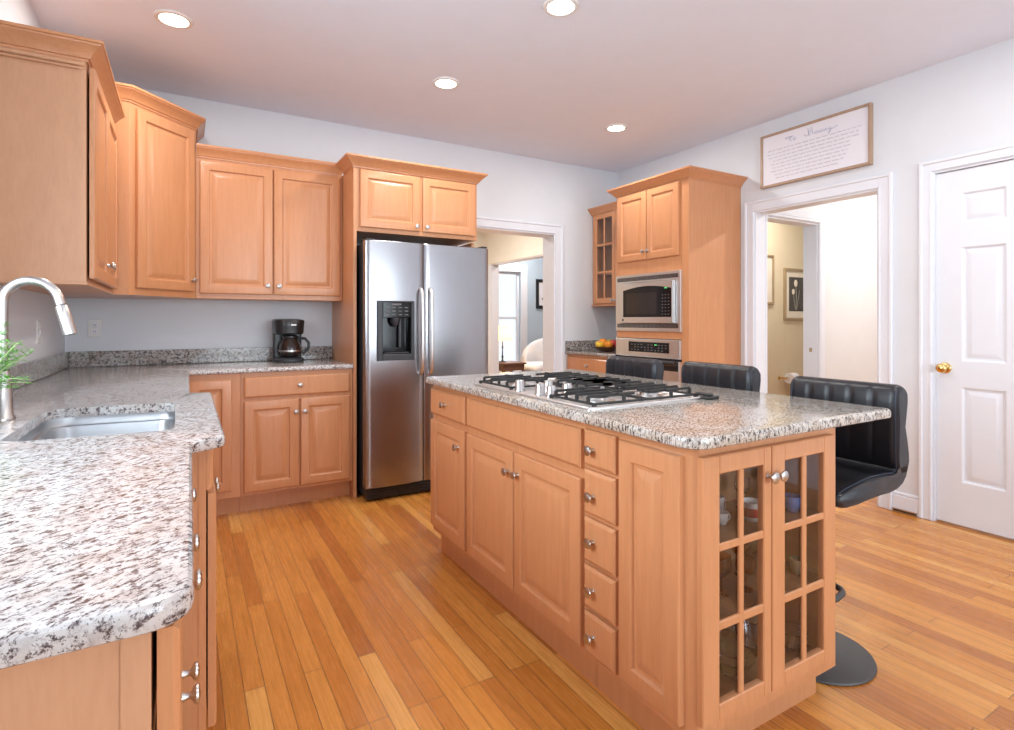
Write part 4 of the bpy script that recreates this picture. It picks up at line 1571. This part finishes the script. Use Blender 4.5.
# --- wall oven
t = thing('wall_oven', 'built-in stainless wall oven with a black display and handle under the microwave', 'oven', (3.45, 3.33, 0.33))
bm = B(); box(bm, OX + 0.0005, 3.80, 2.975, 3.683, 0.325, 1.055); obj('case', bm, 'darkgrey', t)
bm = B(); FM.box(bm, 2.9655, 3.692, 0.905, 1.052, 0.0, 0.020, 0.004); cp = obj('control_panel', bm, 'steel_h', t)
bm = B(); FM.box(bm, 3.075, 3.530, 0.945, 1.028, 0.0195, 0.0215, 0.001); obj('display', bm, 'gloss', cp)
bm = B()
for r_ in range(3):
    for c_ in range(11):
        if (r_ * 5 + c_ * 3) % 7 == 0:
            continue
        FM.box(bm, 3.10 + c_ * 0.038, 3.117 + c_ * 0.038, 0.958 + r_ * 0.022, 0.966 + r_ * 0.022, 0.0212, 0.0220)
obj('buttons', bm, 'key', cp)
bm = B(); FM.box(bm, 3.205, 3.230, 1.004, 1.011, 0.0213, 0.0221); obj('clock', bm, 'led', cp)
bm = B(); FM.box(bm, 2.9655, 3.692, 0.335, 0.885, 0.0, 0.030, 0.004); od = obj('door', bm, 'steel_h', t)
bm = B(); FM.box(bm, 3.06, 3.60, 0.42, 0.70, 0.0295, 0.0315, 0.001); obj('window', bm, 'gloss', od)
bm = B(); FM.box(bm, 2.9655, 3.692, 0.886, 0.904, 0.0, 0.012); obj('vent_gap', bm, 'black', t)
bm = B()
FM.box(bm, 2.975, 3.685, 0.812, 0.8865, 0.0295, 0.040, 0.003)
tube(bm, [FM.p(2.975, 0.872, 0.060), FM.p(3.33, 0.875, 0.064), FM.p(3.685, 0.872, 0.060)], 0.019, 12)
FM.box(bm, 2.985, 3.01, 0.860, 0.884, 0.038, 0.060)
FM.box(bm, 3.65, 3.675, 0.860, 0.884, 0.038, 0.060)
obj('handle', bm, 'black', od, ang=40)

# --- glass wall cabinet and base cabinet past the oven tower
t = thing('glass_wall_cabinet', 'small maple wall cabinet with glass doors past the oven tower', 'cabinet', (3.72, 4.03, ZW + 0.01))
gx = 3.556
bm = B()
box(bm, gx, XR - 0.002, 4.349, 4.366, 1.36, 2.262)
box(bm, gx, XR - 0.002, 3.703, 3.72, 1.36, 2.262)
box(bm, gx, XR - 0.002, 3.72, 4.349, 1.36, 1.382)
box(bm, gx, XR - 0.002, 3.72, 4.349, 2.24, 2.262)
box(bm, gx, gx + 0.02, 4.322, 4.349, 1.382, 2.24)
obj('body', bm, 'wood', t)
bm = B(); box(bm, XR - 0.012, XR - 0.0025, 3.7205, 4.3485, 1.3825, 2.2395); obj('back_panel', bm, 'inside', t)
bm = B(); box(bm, gx - 0.022, XR - 0.002, 3.703, 4.3665, 1.345, 1.3595, 0.003); obj('light_rail', bm, 'wood', t)
for zs in (1.66, 1.95):
    bm = B(); box(bm, gx + 0.03, XR - 0.013, 3.7205, 4.3485, zs - 0.008, zs + 0.008); obj('shelf', bm, 'inside', t)
F = Fr((gx - 0.0003, 0), (0, 1), (-1, 0))
rows = [(1.425, 1.665), (1.688, 1.935), (1.958, 2.205)]
glass_door(t, F, 4.025, 4.345, 1.372, 2.252, [(4.062, 4.168), (4.186, 4.285)], rows, [(4.046, 1.40)])
glass_door(t, F, 3.706, 4.020, 1.372, 2.252, [(3.76, 3.862), (3.88, 3.975)], rows, [(4.0, 1.40)])
crown(t, [(gx - 0.02, 3.765), (gx - 0.02, 4.3665)], 2.255, 0.066, 0.048, -1)
WG = 'stemware in the glass wall cabinet'
for (x, y, z, h, lab) in ((3.68, 4.12, 1.3825, 0.16, 'clear wine glass on the bottom shelf of the glass wall cabinet'),
                          (3.70, 4.10, 1.6685, 0.17, 'clear wine glass on the middle shelf of the glass wall cabinet'),
                          (3.70, 4.10, 1.9585, 0.17, 'clear wine glass on the top shelf of the glass wall cabinet')):
    o = goblet(x, y, z, 0.036, h, 'crystal', lab, 'wine_glass')
    o['group'] = WG
t = thing('base_cabinet', 'maple base cabinet with a drawer beside the oven tower, under the fruit', 'cabinet', (3.55, 4.03, 0))
bx0 = 3.235
bm = B(); box(bm, bx0, XR - 0.002, 3.703, YB - 0.002, 0.118, 0.879, 0.001); obj('body', bm, 'wood', t)
bm = B(); box(bm, bx0 + 0.075, XR - 0.002, 3.703, YB - 0.002, 0, 0.1175); obj('toe_kick', bm, 'wood', t)
F = Fr((bx0, 0), (0, 1), (-1, 0))
slab_front(t, F, 3.715, 4.350, 0.718, 0.852, [(4.03, 0.785)])
panel_door(t, F, 4.036, 4.350, 0.145, 0.695, [(4.066, 0.63)])
panel_door(t, F, 3.715, 4.030, 0.145, 0.695, [(4.0, 0.63)])
bm = B()
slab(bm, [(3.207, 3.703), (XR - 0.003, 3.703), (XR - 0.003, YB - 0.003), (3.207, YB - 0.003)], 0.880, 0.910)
tag(obj('countertop', bm, 'granite_shaded'), 'short granite countertop under the fruit beside the oven tower', 'countertop')
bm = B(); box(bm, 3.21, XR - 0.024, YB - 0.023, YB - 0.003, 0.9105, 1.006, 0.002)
tag(obj('backsplash', bm, 'granite_shaded'), 'low granite backsplash strip behind the fruit bowl', 'backsplash')
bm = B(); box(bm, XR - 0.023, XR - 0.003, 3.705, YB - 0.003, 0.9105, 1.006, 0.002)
tag(obj('backsplash', bm, 'granite_shaded'), 'low granite backsplash strip under the glass wall cabinet, at the oven tower', 'backsplash')

# --- fruit bowl
fxc, fyc, fz = 3.480, 4.07, 0.9105
bm = B()
lathe(bm, [(0.055, 0), (0.058, 0.004), (0.09, 0.018), (0.130, 0.042), (0.135, 0.046), (0.128, 0.045), (0.085, 0.022), (0.001, 0.012)], (fxc, fyc, fz), seg=36)
tag(obj('fruit_bowl', bm, 'dkwood', ang=40), 'dark shallow bowl of fruit on the short counter', 'bowl')
FG = 'fruit in the dark bowl'


def fruit(name, x, y, z, r, m, label, sq=0.95, sx=1.0):
    r *= 1.12
    t = thing(name, label, 'fruit', (x, y, z), FG)
    b = B(); ball(b, (x, y, z), r, 20, 14, sx, 1, sq)
    for v in b.verts:
        d = math.hypot(v.co.x - x, v.co.y - y) / r
        if d < 0.45 and abs(v.co.z - z) > 0.5 * r:
            v.co.z -= (1 if v.co.z > z else -1) * r * 0.12 * (1 - d / 0.45)
    obj('flesh', b, m, t, ang=80)
    b = B(); tube(b, [(x, y, z + r * sq * 0.84), (x + 0.002, y, z + r * sq * 0.84 + 0.010)], 0.0016, 6)
    obj('stem', b, 'stem', t)


fruit('lemon', fxc - 0.085, fyc - 0.005, fz + 0.062, 0.033, 'lemon', 'yellow lemon at the doorway side of the fruit bowl', 0.85, 1.15)
fruit('orange', fxc - 0.03, fyc - 0.06, fz + 0.062, 0.037, 'orange', 'orange at the front of the fruit bowl')
fruit('orange', fxc - 0.022, fyc + 0.028, fz + 0.084, 0.037, 'orange', 'orange heaped in the middle of the fruit bowl')
fruit('apple', fxc + 0.045, fyc - 0.035, fz + 0.075, 0.037, 'applered', 'red apple in the fruit bowl, against the oven tower', 0.9)
fruit('apple', fxc + 0.075, fyc + 0.045, fz + 0.078, 0.035, 'lime', 'green apple at the back of the fruit bowl', 0.9)
fruit('lemon', fxc - 0.02, fyc + 0.085, fz + 0.068, 0.032, 'lemon', 'yellow lemon behind the oranges in the bowl', 0.85, 1.15)

# ------------------------------------------------------------------ framed script sign
t = thing('framed_sign', 'long framed white print of script lines above the hall doorway', 'sign', (XR, 2.3, 2.22))
FG_ = Fr((XR - 0.0008, 0), (0, 1), (-1, 0))
y0, y1, z0, z1 = 1.905, 2.700, 2.222, 2.622
bm = B()
FG_.box(bm, y0, y1, z1 - 0.016, z1, 0, 0.036, 0.001)
FG_.box(bm, y0, y1, z0, z0 + 0.016, 0, 0.036, 0.001)
FG_.box(bm, y0, y0 + 0.016, z0 + 0.016, z1 - 0.016, 0, 0.0358, 0.001)
FG_.box(bm, y1 - 0.016, y1, z0 + 0.016, z1 - 0.016, 0, 0.0358, 0.001)
obj('frame', bm, 'oak', t)
bm = B(); FG_.box(bm, y0 + 0.016, y1 - 0.016, z0 + 0.016, z1 - 0.016, 0, 0.024); sheet = obj('print', bm, 'paper', t)


def scribble(b, u0, u1, v, amp, wl, r, seed, n=0.0245):
    """a run of joined-up pen strokes; u falls from u0 (reading start) to u1"""
    q = random.Random(seed)
    u = u0
    while u > u1 + 0.01:
        L = q.uniform(0.018, 0.05)
        L = min(L, u - u1)
        m_ = max(4, int(L / wl * 6))
        pts = []
        for k in range(m_ + 1):
            s = k / m_
            pts.append(FG_.p(u - L * s, v + amp * math.sin(2 * PI * s * L / wl) * q.uniform(0.6, 1.2), n))
        tube(b, pts, r, 4)
        u -= L + 0.009


bm = B()
for k in range(9):
    w0 = (0.055, 0.052, 0.062, 0.10, 0.085, 0.095, 0.085, 0.11, 0.12)[k]
    w1 = (0.060, 0.062, 0.072, 0.12, 0.13, 0.15, 0.16, 0.18, 0.20)[k]
    scribble(bm, y1 - w0, y0 + w1, 2.492 - k * 0.0265, 0.0035, 0.010, 0.0014, 40 + k)
obj('script_lines', bm, 'ink', sheet)
# flourished heading: two joined-up words, too soft in the picture to spell out
bm = B()


def stroke(pts, r=0.0016):
    P = [FG_.p(u, v, 0.0248) for u, v in pts]
    tube(bm, P, r, 5)


def curl(u, v, ru, rv, a0, a1, n=12):
    return [(u - ru * math.cos(a0 + (a1 - a0) * k / n), v + rv * math.sin(a0 + (a1 - a0) * k / n)) for k in range(n + 1)]


hb = 2.528
stroke(curl(2.475, hb + 0.028, 0.028, 0.006, 0.2, 5.2) + [(2.44, hb + 0.034)])
stroke([(2.462, hb + 0.036), (2.466, hb + 0.012), (2.458, hb), (2.450, hb + 0.004)])
stroke(curl(2.430, hb + 0.008, 0.009, 0.009, 0.5, 6.6))
stroke(curl(2.335, hb + 0.02, 0.020, 0.018, 3.3, 5.4, 6) + [(2.33, hb + 0.055), (2.318, hb), (2.30, hb + 0.055), (2.292, hb + 0.004), (2.282, hb + 0.006)])
stroke(curl(2.268, hb + 0.008, 0.009, 0.009, 0.0, 6.28))
for k in range(3):
    stroke([(2.252 - k * 0.022, hb), (2.250 - k * 0.022, hb + 0.014), (2.244 - k * 0.022, hb + 0.016), (2.240 - k * 0.022, hb), (2.232 - k * 0.022, hb + 0.002)])
stroke([(2.185, hb + 0.016), (2.180, hb + 0.002), (2.172, hb + 0.002), (2.168, hb + 0.016), (2.172, hb - 0.018), (2.186, hb - 0.024), (2.165, hb + 0.0), (2.12, hb + 0.012)])
obj('script_heading', bm, 'inkp', sheet)

# ------------------------------------------------------------------ floor vents
t = thing('floor_vent', 'narrow wooden vent at the foot of the baseboard by the white door', 'vent', (XR - 0.03, 1.72, 0))
bm = B(); box(bm, XR - 0.0255, XR - 0.0148, 1.650, 1.782, 0.0005, 0.007, 0.001); box(bm, XR - 0.0255, XR - 0.0148, 1.650, 1.782, 0.017, 0.023, 0.001)
obj('frame', bm, 'ventwood', t)
bm = B(); box(bm, XR - 0.021, XR - 0.0148, 1.652, 1.780, 0.007, 0.017); obj('slots', bm, 'gap', t)  # solid dark strip painted as the shadow line in the slit

# ------------------------------------------------------------------ sitting room things
t = thing('side_table', 'dark wooden side table under the lit lamp in the blue room', 'table', (4.32, 7.42, 0))
bm = B(); box(bm, 4.13, 4.56, 7.20, 7.64, 0.535, 0.562, 0.004); obj('table_top', bm, 'dkwood', t)
bm = B(); box(bm, 4.155, 4.535, 7.225, 7.615, 0.44, 0.534, 0.002); obj('apron', bm, 'dkwood', t)
for x in (4.17, 4.52):
    for y in (7.24, 7.60):
        bm = B()
        loft(bm, [[(x + sx * w, y + sy * w, z) for sx, sy in ((-1, -1), (1, -1), (1, 1), (-1, 1))] for w, z in ((0.011, 0), (0.018, 0.439))])
        obj('leg', bm, 'dkwood', t)
t = thing('table_lamp', 'lit table lamp with a cream shade and dark turned stem', 'lamp', (4.255, 7.42, 0.5625))
lx, ly, lz = 4.255, 7.42, 0.5625
bm = B()
lathe(bm, [(0.055, 0), (0.055, 0.012), (0.02, 0.022), (0.010, 0.05), (0.018, 0.08), (0.010, 0.11), (0.008, 0.20), (0.014, 0.23), (0.008, 0.26), (0.008, 0.36)], (lx, ly, lz), seg=20)
obj('stem', bm, 'darkgrey', t, ang=40)
bm = B()
lathe(bm, [(0.165, 0.335), (0.10, 0.56)], (lx, ly, lz), seg=36, cap0=False, cap1=False)
bmesh.ops.solidify(bm, geom=bm.faces[:], thickness=0.003)
obj('lamp_shade', bm, 'shade', t, ang=40)
d = bpy.data.lights.new('table_lamp_bulb', 'POINT'); d.energy = 8; d.color = (1, 0.72, 0.42); d.shadow_soft_size = 0.04
o = bpy.data.objects.new('table_lamp_bulb', d); COL.objects.link(o); o.parent = t; o.location = (0, 0, 0.44)

t = thing('armchair', 'white upholstered armchair beyond the lamp in the blue room', 'chair', (5.05, 7.35, 0))
ax, ay = 5.0, 7.40
bm = B()
pl = round_poly([(ax - 0.38, ay - 0.36), (ax + 0.40, ay - 0.36), (ax + 0.40, ay + 0.36), (ax - 0.38, ay + 0.36)], 0.08)
loft(bm, [[(x, y, z) for x, y in inset_poly(pl, d)] for d, z in ((0.02, 0.12), (0.0, 0.15), (0.0, 0.36), (0.03, 0.39))])
obj('seat_base', bm, 'linen', t, ang=50)
bm = B()
pl2 = round_poly([(ax - 0.35, ay - 0.34), (ax + 0.22, ay - 0.34), (ax + 0.22, ay + 0.22), (ax - 0.35, ay + 0.22)], 0.09)
loft(bm, [[(x, y, z) for x, y in inset_poly(pl2, d)] for d, z in ((0.05, 0.391), (0.01, 0.41), (0, 0.46), (0.02, 0.51), (0.08, 0.54))])
obj('seat_cushion', bm, 'linen', t, ang=60)
bm = B()
arc = []
for k in range(19):
    a = -0.45 + (PI * 0.5 + 0.9) * k / 18
    arc.append((ax + 0.02 + 0.40 * math.cos(a), ay - 0.02 + 0.40 * math.sin(a), 0))
loops = []
for i, p in enumerate(arc):
    s = math.sin(PI * i / 18)
    top = 0.62 + 0.30 * s ** 0.6
    n = Vector((p[0] - ax - 0.02, p[1] - ay + 0.02, 0)).normalized()
    w = 0.055
    loops.append([(p[0] - n.x * w, p[1] - n.y * w, 0.38), (p[0] + n.x * w, p[1] + n.y * w, 0.30), (p[0] + n.x * w * 1.2, p[1] + n.y * w * 1.2, top - 0.05),
                  (p[0] + n.x * w * 0.6, p[1] + n.y * w * 0.6, top), (p[0] - n.x * w * 0.4, p[1] - n.y * w * 0.4, top), (p[0] - n.x * w, p[1] - n.y * w, top - 0.05)])
loft(bm, loops)
obj('backrest', bm, 'linen', t, ang=60)
for x in (ax - 0.30, ax + 0.32):
    for y in (ay - 0.28, ay + 0.28):
        bm = B(); lathe(bm, [(0.012, 0), (0.022, 0.121)], (x, y, 0), seg=12); obj('leg', bm, 'dkwood', t)

t = thing('framed_picture', 'black-framed picture on the pale blue wall beside the window', 'picture', (5.86, 8.598, 1.43))
F = Fr((5.645, 8.5995), (1, 0), (0, -1))
bm = B()
F.box(bm, 0, 0.43, 1.92, 1.98, 0, 0.03, 0.008); F.box(bm, 0, 0.43, 1.43, 1.49, 0, 0.03, 0.008)
F.box(bm, 0, 0.06, 1.49, 1.92, 0, 0.0298, 0.008); F.box(bm, 0.37, 0.43, 1.49, 1.92, 0, 0.0298, 0.008)
obj('frame', bm, 'black', t)
bm = B(); F.box(bm, 0.06, 0.37, 1.49, 1.92, 0, 0.012); obj('mat_board', bm, 'paper', t)
bm = B()
F.box(bm, 0.13, 0.30, 1.60, 1.63, 0.0118, 0.0135)
F.box(bm, 0.17, 0.20, 1.63, 1.80, 0.0118, 0.0135)
F.box(bm, 0.23, 0.25, 1.63, 1.74, 0.0118, 0.0135)
obj('artwork', bm, 'photo', t)

# ------------------------------------------------------------------ washroom things
t = thing('framed_picture', 'gold-framed print of two pale tulips on the beige washroom wall', 'picture', (6.5, 4.098, 1.23))
F = Fr((6.285, 4.0995), (1, 0), (0, -1))
za, zb, wf = 1.205, 1.845, 0.50
bm = B()
F.box(bm, 0, wf, zb - 0.035, zb, 0, 0.025, 0.006); F.box(bm, 0, wf, za, za + 0.035, 0, 0.025, 0.006)
F.box(bm, 0, 0.035, za + 0.035, zb - 0.035, 0, 0.0248, 0.006); F.box(bm, wf - 0.035, wf, za + 0.035, zb - 0.035, 0, 0.0248, 0.006)
obj('frame', bm, 'gold', t)
bm = B(); F.box(bm, 0.035, wf - 0.035, za + 0.035, zb - 0.035, 0, 0.010); obj('mat_board', bm, 'mat', t)
bm = B(); F.box(bm, 0.10, wf - 0.09, za + 0.115, zb - 0.105, 0.0098, 0.0115); art = obj('artwork', bm, 'photo', t)
bm = B()
for u, v, s in ((0.235, 1.665, 1.0), (0.185, 1.560, 0.8)):
    b0 = F.p(u, v, 0.012)
    ball(bm, b0, 0.042 * s, 14, 10, 0.85, 0.12, 1.05)
obj('tulip', bm, 'tulip', art, ang=60)
bm = B()
tube(bm, [F.p(0.235, 1.62, 0.013), F.p(0.245, 1.50, 0.013), F.p(0.235, 1.34, 0.013)], 0.004, 6)
tube(bm, [F.p(0.185, 1.53, 0.013), F.p(0.20, 1.44, 0.013), F.p(0.225, 1.34, 0.013)], 0.004, 6)
tube(bm, [F.p(0.31, 1.58, 0.013), F.p(0.28, 1.46, 0.013), F.p(0.25, 1.34, 0.013)], 0.003, 6)
obj('tulip_stem', bm, 'stemgrey', art, ang=60)
t = thing('framed_picture', 'gold-edged frame just inside the washroom doorway, mostly behind the casing', 'picture', (5.85, 4.098, 1.4))
F = Fr((5.62, 4.0995), (1, 0), (0, -1))
za, zb, wf = 1.395, 1.985, 0.46
bm = B()
F.box(bm, 0, wf, zb - 0.03, zb, 0, 0.025, 0.006); F.box(bm, 0, wf, za, za + 0.03, 0, 0.025, 0.006)
F.box(bm, 0, 0.03, za + 0.03, zb - 0.03, 0, 0.0248, 0.006); F.box(bm, wf - 0.03, wf, za + 0.03, zb - 0.03, 0, 0.0248, 0.006)
obj('frame', bm, 'gold', t)
bm = B(); F.box(bm, 0.03, wf - 0.03, za + 0.03, zb - 0.03, 0, 0.010); obj('mat_board', bm, 'mat', t)
# toilet paper holder
t = thing('paper_holder', 'brass toilet paper holder with a white roll on the washroom wall', 'paper holder', (6.33, 4.09, 0.50))
bm = B()
for x in (6.20, 6.45):
    lathe(bm, [(0.024, 0), (0.022, 0.008), (0.010, 0.012), (0.010, 0.075), (0.016, 0.080), (0.016, 0.095), (0.001, 0.098)], (x, 4.0995, 0.515), (0, -1, 0), 16)
tube(bm, [(6.20, 4.015, 0.515), (6.45, 4.015, 0.515)], 0.007, 10)
obj('bracket', bm, 'brass', t, ang=40)
bm = B()
lathe(bm, [(0.02, 0), (0.062, 0), (0.062, 0.125), (0.02, 0.125)], (6.265, 4.015, 0.512), (1, 0, 0), 28)
box(bm, 6.268, 6.388, 3.950, 3.953, 0.38, 0.52)
obj('paper_roll', bm, 'paper', t, ang=40)
# latch plate on the washroom door jamb
bm = B(); box(bm, 4.7340, 4.7358, 2.82, 2.845, 0.93, 0.965, 0.0005)
tag(obj('strike_plate', bm, 'gold'), 'small brass strike plate on the washroom door jamb', 'strike plate')

# unseen lamps added to brighten the side hall, washroom, dining hall and blue room
can_light(5.4, 1.7, 'unseen ceiling light added to brighten the side hall', 40)
can_light(5.6, 3.5, 'unseen ceiling light added to brighten the washroom', 20)
can_light(2.6, 6.0, 'unseen ceiling light added to brighten the dining hall', 44)
can_light(5.2, 7.9, 'unseen ceiling light added over the armchair to brighten the blue room', 17)  # added fill for the blue walls, no such fixture seen
can_light(4.9, 6.2, 'unseen ceiling light added to brighten the doorway end of the blue room', 17)
